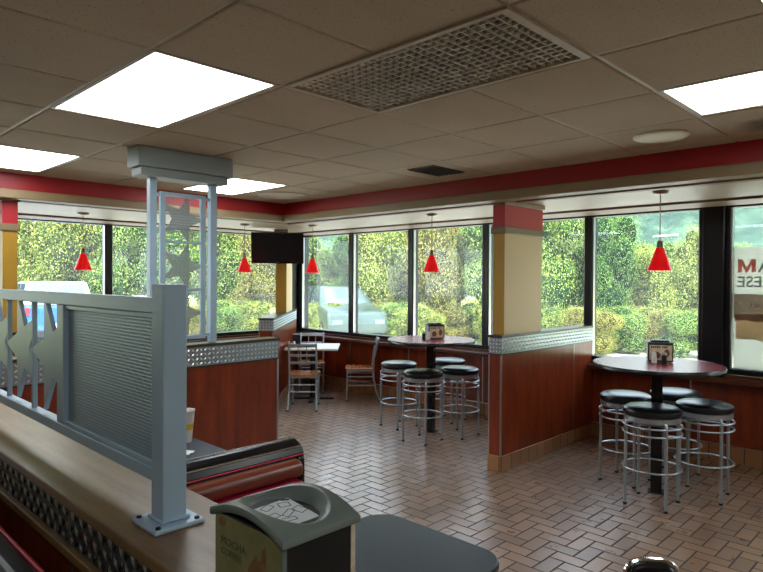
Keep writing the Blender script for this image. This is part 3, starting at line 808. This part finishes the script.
prof([(2.496, .46), (2.66, .46), (2.58, .80), (2.496, .80)], bx0, bx1-.02).build('back_cushion', M['vinyl_red'], r, bevel=.02, seg=3, shift=S)

def booth_table(label, x0, x1, y0, y1, corners, z=.752):
    S = ((x0+x1)/2, (y0+y1)/2, 0)
    r = thing('dining_table', label, 'table', S)
    P = rounded(x0, x1, y0, y1, .11, 8, corners)
    MB().prism(P, lambda p: (p[0], p[1], z-.032), lambda p: (p[0], p[1], z)).build('tabletop', M['table_grey'], r, bevel=.005, shift=S)
    Q = rounded(x0-.003, x1+.003, y0-.003, y1+.003, .113, 8, corners)
    MB().prism(Q, lambda p: (p[0], p[1], z-.03), lambda p: (p[0], p[1], z-.006)).build('edge_band', M['black'], r, bevel=.004, shift=S)
    cx, cy = S[0], S[1]
    MB().cyl((cx, cy, .02), (cx, cy, z-.032), .04, n=16).build('pedestal', M['black'], r, smooth=True, shift=S)
    b = MB(); b.box(cx-.3, cx+.3, cy-.035, cy+.035, 0, .022); b.box(cx-.035, cx+.035, cy-.25, cy+.25, .0005, .0225); b.build('base', M['black_matte'], r, bevel=.006, shift=S)
booth_table('grey speckled booth table at the bottom of the picture behind the olive dispenser', .715, 1.80, 1.13, 1.745, (1,0,0,1))
booth_table('grey booth table half hidden behind the foreground post, under the paper cup',   .715, 1.82, 2.80, 3.42, (1,0,0,1))

# ------------------------------------------------------------------ big napkin dispenser
def flat_text(name, txt, size, mat, parent, M4, depth=.0006, mirror=False, bold=0):
    cu = bpy.data.curves.new(name, 'FONT'); cu.body = txt; cu.size = size; cu.extrude = depth; cu.offset = bold
    cu.resolution_u = 3
    o = bpy.data.objects.new(name, cu); COL.objects.link(o)
    me = bpy.data.meshes.new_from_object(o.evaluated_get(bpy.context.evaluated_depsgraph_get()))
    bpy.data.objects.remove(o); bpy.data.curves.remove(cu)
    me.name = name
    if mirror: me.transform(Matrix.Scale(-1, 4, Vector((1,0,0)))); me.flip_normals()
    me.transform(M4); me.materials.clear(); me.materials.append(mat)
    q = bpy.data.objects.new(name, me); COL.objects.link(q); q.parent = parent
    return q
def basis(o, ux, uy, uz):
    return Matrix(((ux[0], uy[0], uz[0], o[0]), (ux[1], uy[1], uz[1], o[1]), (ux[2], uy[2], uz[2], o[2]), (0,0,0,1)))
NX, NY, NZ = .565, .757, 1.2105
rd = r = thing('napkin_dispenser', 'olive and black napkin dispenser with grey lid on the wooden counter, in the foreground', 'napkin dispenser', (NX, NY, NZ))
hx, hy = .122, .160
r.scale = (.54, .54, .485)
MB().box(-hx, hx, -hy, hy, 0, .272).build('body', M['black_matte'], r, bevel=.006)
a = MB().box(-hx-.004, -hx-.0005, -hy+.004, hy-.004, .006, .268).build('advert_panel', M['ad_panel'], r)
MB().box(-hx-.004, -hx+.01, -hy-.003, -hy+.004, 0, .272).build('corner_trim', M['lid'], r)
MB().box(hx-.012, hx+.003, -hy-.003, -hy+.004, 0, .272).build('corner_trim', M['label_cream'], r)
mt = lambda y, z: basis((-hx-.0046, y, z), (0,-1,0), (0,0,1), (-1,0,0))
flat_text('printed_word', 'MOCHA', .034, M['ink_soft'], a, mt(.125, .178))
flat_text('printed_word', 'COFFEE', .030, M['ink_soft'], a, mt(.125, .146))
random.seed(11)
for (cy, cz, ry, rz_) in ((-.055, .12, .04, .07), (-.015, .075, .035, .05), (.12, .245, .02, .014), (-.1, .06, .02, .05), (-.085, .2, .012, .03)):
    P = [(cy+ry*(1+.25*random.uniform(-1,1))*math.cos(q), cz+rz_*(1+.25*random.uniform(-1,1))*math.sin(q)) for q in [2*PI*i/18 for i in range(18)]]
    MB().prism(P, lambda p: (-hx-.0042, p[0], p[1]), lambda p: (-hx-.0046, p[0], p[1])).build('food_print', M['orange_ink'], a)
# lid: barrel-vaulted top with an oval funnel opening
LX, LY = hx+.012, hy+.014
vault = lambda y: .278 + .042*(1-(y/LY)**2)
n = 72; b = MB(); rows = []
def rect_pt(q):
    c, s = math.cos(q), math.sin(q); k = min(LX/abs(c) if abs(c) > 1e-6 else 9, LY/abs(s) if abs(s) > 1e-6 else 9)
    return (k*c, k*s)
angs = sorted([2*PI*i/n for i in range(n)] + [math.atan2(sy*LY, sx*LX) % (2*PI) for sx in (-1,1) for sy in (-1,1)])
E0 = (.110, .146); cyo = 0
def ell(q, k): 
    c, s = math.cos(q), math.sin(q); t = 1/math.sqrt((c/E0[0])**2+(s/E0[1])**2); return (k*t*c, k*t*s)
for lvl in range(9):
    R = []
    for q in angs:
        x, y = rect_pt(q)
        if lvl == 0: p = (x*.97, y*.97, vault(y)-.026)
        elif lvl == 1: p = (x, y, vault(y)-.022)
        elif lvl == 2: p = (x, y, vault(y)-.005)
        elif lvl == 3: p = (x*.985, y*.985, vault(y))
        elif lvl == 4: e = ell(q, 1.06); p = (e[0], e[1], vault(e[1]))
        elif lvl == 5: e = ell(q, 1.0); p = (e[0], e[1], vault(e[1])-.003)
        elif lvl == 6: e = ell(q, .90); p = (e[0], e[1], vault(e[1])*.4+.6*.30-.016)
        elif lvl == 7: e = ell(q, .80); p = (e[0], e[1], .272)
        else: e = ell(q, .76); p = (e[0], e[1], .25)
        R.append(b.v(p))
    rows.append(R)
for A, B in zip(rows, rows[1:]):
    for k in range(len(A)): b.face((A[k], A[(k+1) % len(A)], B[(k+1) % len(A)], B[k]))
b.build('lid', M['lid'], r, smooth=True, angle=50)
# napkins in the opening with printed outlines
tl = basis((-.006, -.010, .270), (1, 0, .03), (0, .995, .10), (0,-.1,1))
nk = MB().box(-.078, .06, -.085, .065, -.012, .012).build('napkin_stack', M['paper'], r, bevel=.006); nk.data.transform(tl)
b = MB(); random.seed(5)
def outline(cx, cy, w, h, rot, t=.0014, gap=False):
    c, s = math.cos(rot), math.sin(rot); Q = [(-w,-h), (w,-h), (w,h), (-w,h)]
    for i in range(3 if gap else 4):
        p, q = Vector(Q[i]), Vector(Q[(i+1) % 4]); d = (q-p).normalized(); e = Vector((-d.y, d.x))*t
        W = [p-e, q-e, q+e, p+e]; b.poly([(cx+c*v.x-s*v.y, cy+s*v.x+c*v.y, .0127) for v in W])
for a_ in ((-.03, .042, .018, .012, .4), (.02, .03, .016, .013, -.3), (-.045, -.01, .017, .012, .2, .0014, True), (.0, -.018, .022, .01, .5), (.038, -.02, .015, .018, .3), (-.02, -.05, .02, .009, -.2, .0014, True), (.04, .055, .012, .003, -.5, .003)): outline(*a_)
q = b.build('napkin_print', M['ink'], nk); q.data.transform(tl)

# ------------------------------------------------------------------ cup and napkin on the rear booth table
r = thing('paper_cup', 'white paper cup with yellow band beside the foreground post', 'cup', (1.742, 3.272, .753))
MB().lathe([(.030, 0), (.031, .003), (.047, .180), (.049, .182), (.049, .186), (.046, .186), (.028, .006)], n=28, cap1=False).build('cup_wall', M['white'], r, smooth=True)
MB().lathe([(.0378, .075), (.0408, .108)], n=28, cap0=False, cap1=False).build('yellow_band', M['yellow'], r, smooth=True)
b = MB()
for i in range(6): b.poly([(-.06+.02*i, -.07, .002+.006*(i % 2)), (-.04+.02*i, -.07, .002+.006*((i+1) % 2)), (-.04+.02*i, .07, .003+.005*((i+1) % 2)), (-.06+.02*i, .07, .003+.005*(i % 2))])
o = b.build('paper_napkin', M['paper']); o.location = (1.60, 3.08, .753); o.rotation_euler = (0, 0, .5)
tag(o, 'crumpled white paper napkin lying by the yellow-banded cup', 'napkin')

# ------------------------------------------------------------------ black booth on the near side of the counter
S = (.33, .6, 0)
r = thing('booth_bench', 'black booth back with red piping at the bottom left corner', 'booth', S)
P = lambda pts, m, nm, bv: MB().prism(pts, lambda p: (p[0], -1.0, p[1]), lambda p: (p[0], 2.6, p[1])).build(nm, m, r, bevel=bv, seg=3, shift=S)
P([(.30, .3), (.43, .3), (.43, 1.07), (.36, 1.085), (.30, 1.05)], M['vinyl'], 'back_cushion', .02)
P([(.421, 1.066), (.430, 1.066), (.430, 1.076), (.421, 1.076)], M['piping'], 'piping', .004)
P([(-.12, .36), (.298, .36), (.298, .47), (-.12, .47)], M['vinyl'], 'seat_cushion', .03)
P([(-.06, 0), (.43, 0), (.43, .298), (.298, .298), (.298, .358), (-.06, .358)], M['black_matte'], 'seat_base', 0)
P([(.29, 1.012), (.299, 1.012), (.299, 1.03), (.29, 1.03)], M['chrome'], 'chrome_bead', .003)

# ------------------------------------------------------------------ black chair back at the bottom edge
r = thing('dining_chair', 'black padded chair with chrome rim cut by the bottom picture edge', 'chair', (1.70, .56, 0), math.radians(215))
MB().prism(rounded(-.21, .21, -.21, .21, .06), lambda p: (p[0], p[1], .42), lambda p: (p[0], p[1], .475)).build('seat', M['vinyl'], r, bevel=.018, seg=3)
bp = rounded(-.075, .075, .56, .85, .05)
fm = lambda off: (lambda p: (-.19-(p[1]-.56)*.16-off, p[0], p[1]))
MB().prism(bp, fm(-.018), fm(.018)).build('backrest', M['vinyl'], r, bevel=.012, seg=3)
MB().tube([fm(0)((p[0]*1.04, .56+(p[1]-.56)*1.012)) for p in bp], .009, 8, closed=True).build('chrome_rim', M['chrome'], r, smooth=True)
for sy in (-1, 1):
    MB().tube([(.17, sy*.18, .42), (.185, sy*.19, .0)], .0125, 10).build('leg', M['chrome'], r, smooth=True)
    MB().tube([(-.235, sy*.06, .82), (-.2, sy*.065, .6), (-.17, sy*.17, .43), (-.18, sy*.18, .25), (-.23, sy*.19, 0)], .0125, 10).build('leg', M['chrome'], r, smooth=True)

# ------------------------------------------------------------------ window poster (printed side faces the street)
PXX = XW+.052
r = thing('window_poster', 'pale translucent sandwich poster seen from behind in the right-hand window, lettering reversed', 'poster', (PXX, 1.05, 1.5))
py0, py1, pz0, pz1 = .52, 1.645, .86, 2.02
S = (PXX, 1.05, 1.5)
sheet = MB().box(PXX, PXX+.003, py0, py1, pz0, pz1).build('sheet', poster_mat('poster_sheet', srgb(214, 214, 204), .03), r, shift=S)
def pquad(y0, y1, z0, z1, nm, mat, off, wob=0):
    b = MB(); k = 14; random.seed(int(z0*100))
    top = [(y0+(y1-y0)*i/k, z1+wob*random.uniform(-1, 1)) for i in range(k+1)]; bot = [(y0+(y1-y0)*i/k, z0+wob*random.uniform(-1, 1)) for i in range(k+1)]
    b.prism(bot + top[::-1], lambda p: (PXX-off, p[0], p[1]), lambda p: (PXX-off-.0004, p[0], p[1])); return b.build(nm, mat, sheet, shift=S)
pquad(py0, py1, 1.36, 1.58, 'brown_banner', poster_mat('poster_brown', srgb(206, 190, 178)), .0006, .004)
pquad(py0, py1-.02, 1.15, 1.37, 'bread_print', poster_mat('poster_bread', srgb(230, 208, 182), .12), .0012, .014)
pquad(py0, py1-.01, 1.335, 1.40, 'filling_print', poster_mat('poster_filling', srgb(196, 170, 152), .12), .0018, .014)
mtx = lambda y, z: basis((PXX-.0012-S[0], y-S[1], z-S[2]), (0,-1,0), (0,0,1), (-1,0,0))
mr, mg = poster_mat('poster_red', srgb(238, 176, 166)), poster_mat('poster_grey', srgb(176, 180, 172))
# seen from inside the words run backwards: local +x is the viewer's right, each word is mirrored and ends at the left
def backward(txt, size, mat, yend, z):
    o = flat_text('poster_word', txt, size, mat, sheet, Matrix.Identity(4), .0003, mirror=True, bold=.0015)
    w = [v.co.x for v in o.data.vertices]; sh = min(w)
    o.data.transform(mtx(yend, z) @ Matrix.Translation((-sh, 0, 0))); return max(w)-sh
lx = py1-.03                       # left end of the lettering as seen from inside
b = MB(); mw, mh = .15, .122     # block letter M
mp = [(0,0), (.034,0), (.034,.075), (.066,.0), (.084,.0), (.116,.075), (.116,0), (.15,0), (.15,mh), (.112,mh), (.075,.045), (.038,mh), (0,mh)]
for quad in ([0,1,11,12], [6,7,8,9], [2,3,10,11], [3,4,10,10], [4,5,9,10]):
    qd = [mp[i] for i in dict.fromkeys(quad)]
    b.prism(qd, lambda p: (PXX-.0012, lx-p[0], 1.785+p[1]), lambda p: (PXX-.0016, lx-p[0], 1.785+p[1]))
b.build('poster_word', mr, sheet, shift=S)
backward('HA', .165, mg, lx-mw-.014, 1.785)
backward('CHEESE', .142, mg, lx, 1.648)
# white script flourish on the banner
b = MB(); pts = []
for i in range(120):
    u = i/119; pts.append((PXX-.003, py1-.06-.62*u+.035*math.sin(u*44), 1.475+.04*math.cos(u*44)*(.65+.35*math.sin(u*17))))
b.tube(pts, .0045, 5)
pts = [(PXX-.003, py1-.07-.5*i/30, 1.41+.012*math.sin(i*.35)) for i in range(31)]
b.tube(pts, .0035, 5)
b.build('script_print', poster_mat('poster_white', srgb(236, 232, 224), .02), sheet, smooth=True, shift=S)
# ------------------------------------------------------------------ outside
def at(px, d):      # ground point seen at picture column px, d metres in front of the camera
    h = Vector((fw.x, fw.y, 0)).normalized(); s = Vector((rt.x, rt.y, 0)).normalized()
    v = h*d + s*(d*(px-381.5)/611.06); return (v.x, v.y)
GZ = -.15
def outdoor(name, stops, rough=.9, scale=.6):
    t = NT(name); t.pr(rough, 0, .2)
    g = t.n.new('ShaderNodeNewGeometry')
    t.col(t.ramp(t.noise(g.outputs['Position'], scale, 6, .65), stops)); return t.m
M['pave'] = outdoor('pale_concrete', [(.3, srgb(206, 202, 192)), (.7, srgb(226, 222, 212))])
M['grass'] = outdoor('verge_grass', [(.3, srgb(120, 132, 62)), (.7, srgb(176, 172, 96))], scale=3)
M['hill'] = outdoor('wooded_hill', [(.3, srgb(34, 54, 48)), (.5, srgb(54, 78, 64)), (.7, srgb(86, 108, 84))], scale=.35)
M['road'] = plain('pale_road', srgb(214, 220, 222), .8)
b = MB(); m = 90
b.poly([(-m, -m, GZ-.02), (m, -m, GZ-.02), (m, m, GZ-.02), (-m, m, GZ-.02)])
o = struct(b.build('ground', M['pave']))
# grass verge under the trees, hugging the car park
b = MB(); R0, R1 = 18.2, 60
A = [(R0*(1+.02*math.sin(a*9)), a) for a in [math.radians(-40+3*i) for i in range(61)]]
cx0, cy0 = 0, 0
vs0 = [b.v((q*math.cos(a), q*math.sin(a), GZ+.01)) for q, a in A]; vs1 = [b.v((R1*math.cos(a), R1*math.sin(a), GZ+.02)) for q, a in A]
for i in range(60): b.face((vs0[i], vs1[i], vs1[i+1], vs0[i+1]))
struct(b.build('grass_verge', M['grass']))
# wooded hillside far behind, with pale roads
b = MB(); random.seed(4); nu, nv = 260, 60
import mathutils
def hz(u, v):
    base = 1 + 40*v**.8
    q = mathutils.noise.noise(Vector((u*3, v*3, 1)))*5 + abs(mathutils.noise.noise(Vector((u*110, v*34, 3))))*3.6
    return GZ + base*(1.0 if u > .3 else .12 + .88*max(0, (u-.1)/.2)) + q*min(1, v*4)
G = []
for j in range(nv+1):
    row = []
    for i in range(nu+1):
        u, v = i/nu, j/nv; a = math.radians(96-150*u); d = 70 + 130*v
        row.append(b.v((d*math.cos(a), d*math.sin(a), hz(u, v))))
    G.append(row)
for j in range(nv):
    for i in range(nu): b.face((G[j][i], G[j][i+1], G[j+1][i+1], G[j+1][i]))
struct(b.build('hills', M['hill'], smooth=True, angle=180))
def road(pxa, pxb, d, y, w, label):
    ax, ay = at(pxa, d); bx_, by = at(pxb, d); z = 1.7 + (284-y)/611.06*d
    b = MB(); h = w*d/611.06
    b.hull8([(ax, ay, z), (bx_, by, z+.2), (bx_+.5, by+.5, z+.2), (ax+.5, ay+.5, z), (ax, ay, z+h), (bx_, by, z+h+.2), (bx_+.5, by+.5, z+h+.2), (ax+.5, ay+.5, z+h)])
    struct(b.build('road', M['road']))
for q in ((676, 702, 84, 225, 2), (728, 800, 84, 226, 2.2), (728, 800, 80, 233, 1.8), (655, 678, 72, 240, 1.6)): road(*q, '')

# leaf material: tone varies by noise and per leaf; pale end imitates sunlit highlights
def leaf_mat(name, c0, c1, c2):
    t = NT(name); t.pr(.6, 0, .15)
    g = t.n.new('ShaderNodeNewGeometry')
    f = t.noise(g.outputs['Position'], 1.3, 4, .7)
    h = t.math('ADD', t.math('MULTIPLY', f, .6), t.math('MULTIPLY', g.outputs['Random Per Island'], .4))
    col = t.ramp(h, [(.28, c0), (.5, c1), (.72, c2)])
    t.col(col)
    tl = t.new('ShaderNodeBsdfTranslucent'); t.link(col, tl.inputs['Color']); mx = t.new('ShaderNodeMixShader'); mx.inputs[0].default_value = .35
    t.link(t.b.outputs[0], mx.inputs[1]); t.link(tl.outputs[0], mx.inputs[2]); t.link(mx.outputs[0], t.out.inputs['Surface'])
    return t.m
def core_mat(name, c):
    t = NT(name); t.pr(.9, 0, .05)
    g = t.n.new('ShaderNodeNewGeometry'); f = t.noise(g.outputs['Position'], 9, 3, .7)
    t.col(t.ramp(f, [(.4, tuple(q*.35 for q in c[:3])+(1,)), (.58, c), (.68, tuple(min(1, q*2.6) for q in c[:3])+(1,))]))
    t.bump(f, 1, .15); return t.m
LEAF = [leaf_mat('leaves_green', srgb(66, 96, 36), srgb(128, 162, 64), srgb(208, 220, 128)),
        leaf_mat('leaves_yellow_green', srgb(96, 114, 42), srgb(164, 180, 76), srgb(234, 230, 146)),
        leaf_mat('leaves_dark', srgb(44, 76, 36), srgb(88, 130, 58), srgb(162, 194, 100)),
        leaf_mat('leaves_autumn', srgb(96, 104, 42), srgb(160, 166, 76), srgb(214, 186, 110))]
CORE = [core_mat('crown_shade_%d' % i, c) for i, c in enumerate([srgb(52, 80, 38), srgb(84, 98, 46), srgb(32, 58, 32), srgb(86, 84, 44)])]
BARK = plain('bark', srgb(84, 70, 54), .9, var=.3)
def make_crown(seed, n, lobes, leaf):
    rnd = random.Random(seed); b = MB(); core = bmesh.new()
    L = []
    for _ in range(lobes):
        a = rnd.uniform(0, 2*PI); rr = rnd.uniform(.15, .62); z = rnd.uniform(-.55, .72)
        k = math.sqrt(max(.1, 1-z*z*.8)); L.append((Vector((rr*math.cos(a)*k, rr*math.sin(a)*k, z)), rnd.uniform(.24, .42)))
    for c, q in L:
        mm = bmesh.ops.create_icosphere(core, subdivisions=2, radius=q*.74, matrix=Matrix.Translation(c))
        for v in mm['verts']: v.co += (v.co-c)*rnd.uniform(-.12, .12)
    for _ in range(n):
        c, q = L[rnd.randrange(lobes)]
        d = Vector((rnd.gauss(0,1), rnd.gauss(0,1), rnd.gauss(0,1))).normalized()
        p = c + d*q*rnd.uniform(.72, 1.16)
        nn = (d + Vector((rnd.gauss(0,.6), rnd.gauss(0,.6), rnd.gauss(0,.6)+.3))).normalized()
        t = nn.orthogonal().normalized(); t = Matrix.Rotation(rnd.uniform(0, 2*PI), 3, nn) @ t; s = nn.cross(t)
        l, w = leaf*rnd.uniform(.7, 1.3), leaf*rnd.uniform(.55, .9)
        b.poly([p-t*l, p+s*w, p+t*l, p-s*w])
    me = bpy.data.meshes.new('crown'); b.bm.to_mesh(me); b.bm.free()
    mc = bpy.data.meshes.new('inner_crown'); core.to_mesh(mc); core.free()
    return me, mc
CR = [make_crown(20+i, 24000, 24, .0155) for i in range(5)]
def tree(px, d, h, wd, kind, var, label, stem=.25, group='trees along the car park'):
    x, y = at(px, d)
    r = thing('tree', label, 'tree', (x, y, GZ), random.uniform(0, 6.28), group)
    ch_ = h*(1-stem*.5)
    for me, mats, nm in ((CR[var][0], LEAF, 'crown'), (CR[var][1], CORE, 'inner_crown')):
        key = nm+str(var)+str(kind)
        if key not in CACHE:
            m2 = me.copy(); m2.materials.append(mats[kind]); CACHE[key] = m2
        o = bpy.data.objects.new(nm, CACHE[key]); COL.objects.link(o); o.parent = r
        o.location = (0, 0, h-ch_*.5); o.scale = (wd/2*1.02, wd/2*1.02, ch_*.52)
    MB().tube([(0,0,0), (.05, .03, h*.3), (-.03, .02, h*.6)], .1, 8, rs=[.11, .08, .05]).build('trunk', BARK, r, smooth=True)
CACHE = {}
KN = ['mid green leafy', 'pale yellow-green', 'dark green dense', 'autumn tinted loose']
WHERE = [(20, 'left of the first window mullion'), (150, 'behind the star screen'), (250, 'beside the far corner television'), (345, 'in the corner window right of the television'),
         (410, 'in the second middle window'), (480, 'in the middle window over the bar table'), (570, 'in the narrow window beside the ribbed pillar'), (650, 'in the window over the right bar table'), (790, 'behind the window poster')]
rows = [  # (px, depth, height, width, kind)
    # left windows
    (-40, 21, 5.6, 4.2, 0), (12, 22, 5.8, 3.8, 2), (52, 20.5, 5.2, 3.6, 1), (95, 22, 5.4, 3.8, 1), (128, 20, 4.6, 3.0, 0), (168, 22, 5.2, 3.6, 1), (200, 20.5, 4.9, 3.2, 0),
    (238, 21, 4.6, 3.4, 0), (262, 20, 3.6, 2.6, 3), (70, 25, 6.4, 4.5, 0), (150, 26, 6.4, 5, 2), (225, 26, 5.2, 5, 2),
    # corner and middle windows
    (294, 22, 3.5, 2.8, 0), (322, 23, 3.1, 2.8, 0), (350, 22, 3.9, 2.6, 2), (378, 20, 4.6, 2.8, 1), (404, 21, 4.5, 2.8, 1), (432, 19.5, 4.3, 2.8, 3),
    (458, 20.5, 4.9, 3.0, 1), (486, 19, 4.8, 3.0, 0), (512, 20, 5.0, 3.0, 0), (394, 25, 5.4, 4, 2), (446, 25, 5.2, 4, 2), (500, 25, 5.8, 4, 2),
    # right windows
    (548, 18, 4.5, 2.6, 0), (566, 19.5, 4.9, 2.8, 1), (592, 18.5, 4.5, 2.6, 0), (608, 17, 3.7, 2.2, 2), (632, 18, 2.95, 2.2, 1), (656, 17.5, 2.8, 2.3, 1), (680, 18, 2.95, 2.1, 0),
    (698, 17.5, 3.3, 1.9, 1), (726, 18, 2.9, 2.2, 0), (748, 17.5, 2.6, 2.3, 1), (775, 18, 2.8, 2.4, 0), (810, 18.5, 3.6, 2.8, 1), (850, 19, 4, 3, 0), (900, 20, 4, 3.4, 2),
    (596, 23, 4.6, 3.0, 2), (660, 27, 3.5, 3.4, 2), (720, 27, 3.3, 3.6, 2), (560, 24, 5.4, 3.6, 2)]
rows = [q for q in rows]
random.seed(31)
seen_l = {}
for i, (px, d, h, wd, kd) in enumerate(rows):
    w = min(WHERE, key=lambda z: abs(z[0]-px))[1]
    l = ('tall ' if h > 4.9 else 'low ' if h < 3.75 else '') + KN[kd] + ' tree ' + w + (', back row' if d > 23.5 else '')
    tree(px, d, h, wd, kd, i % 5, l, .22)
# low scrub at the foot of the trees
for i, px in enumerate([322, 368, 394, 420, 446, 472, 498, 515] + list(range(545, 800, 24)) + list(range(-20, 280, 34))):
    d = 17.2 + 1.0*math.sin(i*1.7) - (1.2 if px > 530 else 0)
    if px < 530: d += 1.2
    w = min(WHERE, key=lambda z: abs(z[0]-px))[1]
    x, y = at(px, d); kd = (1, 3, 0)[i % 3]
    r = thing('shrub', ['straw green', 'rusty leaved', 'leafy green'][i % 3] + ' shrub ' + w, 'shrub', (x, y, GZ), i*.9, 'shrubs along the car park')
    for nm in ('crown', 'inner_crown'):
        key = nm+str(i % 5)+str(kd)
        if key not in CACHE:
            m2 = CR[i % 5][0 if nm == 'crown' else 1].copy(); m2.materials.append((LEAF if nm == 'crown' else CORE)[kd]); CACHE[key] = m2
        o = bpy.data.objects.new(nm, CACHE[key]); COL.objects.link(o); o.parent = r
        o.location = (0, 0, .5); o.scale = (.95, .95, .66)

# ------------------------------------------------------------------ parked cars
def car(label, loc, rz, paint, H=1.55, L=4.5, W=1.8, boxy=True, cabp=None):
    r = thing('car', label, 'car', loc, rz)
    hw = W/2; hl = L/2
    def section(pts, w0): return [(x, w0, z) for x, z in pts]
    belt = H*.66
    lower = [(-hl, .32), (-hl-.02, .62), (-hl+.03, belt), (hl*.42, belt), (hl-.12, belt*.86), (hl, .58), (hl-.02, .30)]
    b = MB(); A = [b.v((x, -hw, z)) for x, z in lower]; B = [b.v((x, hw, z)) for x, z in lower]
    b.face(A); b.face(B[::-1])
    for k in range(len(lower)): b.face((A[k], B[k], B[(k+1) % len(lower)], A[(k+1) % len(lower)]))
    b.build('body', paint, r, bevel=.09, seg=3)
    cab = [(-hl+.06, belt-.02), (-hl+(.22 if boxy else .75), H), (hl*.08, H), (hl*.40, belt-.02)]
    b = MB(); A = [b.v((x, -(hw-.05 if z < belt+.1 else hw-.2), z)) for x, z in cab]; B = [b.v((x, (hw-.05 if z < belt+.1 else hw-.2), z)) for x, z in cab]
    b.face(A); b.face(B[::-1])
    for k in range(4): b.face((A[k], B[k], B[(k+1) % 4], A[(k+1) % 4]))
    c = b.build('cabin', cabp or paint, r, bevel=.06, seg=3)
    gl = MB(); e = .012
    def lerp(p, q, t): return tuple(p[i]+(q[i]-p[i])*t for i in range(3))
    def pane(p0, p1, p2, p3, m, off):
        def uv(u, v): return Vector(lerp(lerp(p0, p1, u), lerp(p3, p2, u), v))
        q = [uv(m, m), uv(1-m, m), uv(1-m, 1-m), uv(m, 1-m)]; gl.poly([x+Vector(off) for x in q])
    S0 = [(x, (hw-.05 if z < belt+.1 else hw-.2), z) for x, z in cab]
    for s in (1, -1):
        Q = [(x, y*s, z) for x, y, z in S0]; mid0, mid1 = lerp(Q[0], Q[3], .5), lerp(Q[1], Q[2], .5)
        pane(Q[0], mid0, mid1, Q[1], .1, (0, e*s, .004)); pane(mid0, Q[3], Q[2], mid1, .1, (0, e*s, .004))
    T = [(x, -y, z) for x, y, z in S0]
    pane(S0[0], T[0], T[1], S0[1], .1, (-e, 0, .006)); pane(S0[3], T[3], T[2], S0[2], .1, (e, 0, .006))
    gl.build('car_windows', M['carglass'], c)
    for x in (-hl*.62, hl*.62):
        for s in (1, -1):
            w = MB().cyl((x, s*(hw-.2), .32), (x, s*(hw+.01), .32), .32, n=28).build('wheel', M['black_matte'], r, smooth=True, bevel=.02)
            MB().cyl((x, s*(hw+.005), .32), (x, s*(hw+.02), .32), .19, n=20).build('hubcap', M['alu'], w, smooth=True)
    for s in (1, -1):
        MB().box(-hl-.03, -hl+.08, s*(hw-.13)-.11, s*(hw-.13)+.11, belt-.26, belt-.06).build('tail_light', M['taillight'], r, bevel=.02)
        MB().box(hl-.14, hl+.005, s*(hw-.28)-.17, s*(hw-.28)+.17, .56, .70).build('headlight', M['carglass'], r, bevel=.03)
    MB().box(-hl-.04, -hl+.02, -.22, .22, .56, .66).build('number_plate', M['white'], r, bevel=.004)
    MB().box(-hl-.07, -hl+.1, -hw+.08, hw-.08, .34, .50).build('bumper', M['black_matte'], r, bevel=.03)
glare_cab = plain('sky_glare_car_roof', srgb(150, 164, 176), .3)  # pale tone stands in for sky reflected by roof and glass
M['carglass'] = plain('car_glass', srgb(120, 140, 150), .06, .6, var=.1)
M['taillight'] = plain('tail_light_red', srgb(220, 40, 60), .3)
blue = plain('blue_car_paint', srgb(46, 96, 186), .25, .1, coat=.6); silver = plain('silver_car_paint', srgb(62, 80, 74), .3, .2, coat=.6)
x, y = at(47, 17.6); car('blue car parked tail towards the left-hand window, cabin coloured pale to imitate reflected sky', (x, y, GZ), math.radians(80), blue, H=1.74, cabp=glare_cab)
x, y = at(340, 19.4); car('pale silver car parked outside the corner window right of the television', (x, y, GZ), math.radians(242), silver, H=1.62, boxy=False)

# ------------------------------------------------------------------ light
w = bpy.data.worlds.new('sky'); scene.world = w; w.use_nodes = True
nt = w.node_tree; bg = nt.nodes['Background']
tc = nt.nodes.new('ShaderNodeTexCoord'); sp = nt.nodes.new('ShaderNodeSeparateXYZ'); nt.links.new(tc.outputs['Generated'], sp.inputs[0])
rp = nt.nodes.new('ShaderNodeValToRGB'); nt.links.new(sp.outputs[2], rp.inputs['Fac'])
e = rp.color_ramp.elements; e[0].position = 0; e[0].color = (.95, .98, 1, 1); e[1].position = .6; e[1].color = (.62, .78, 1, 1)
nt.links.new(rp.outputs['Color'], bg.inputs['Color']); bg.inputs['Strength'].default_value = 5.5
sd = bpy.data.lights.new('sun', 'SUN'); sd.energy = 15.5; sd.angle = math.radians(2); sd.color = (1, .95, .86)
so = bpy.data.objects.new('sun', sd); COL.objects.link(so)
so.rotation_euler = Vector((.45, .62, -1.05)).to_track_quat('-Z', 'Y').to_euler()
scene.view_settings.view_transform = 'Standard'
scene.view_settings.look = 'None'
scene.view_settings.exposure = 0
scene.view_settings.gamma = 1
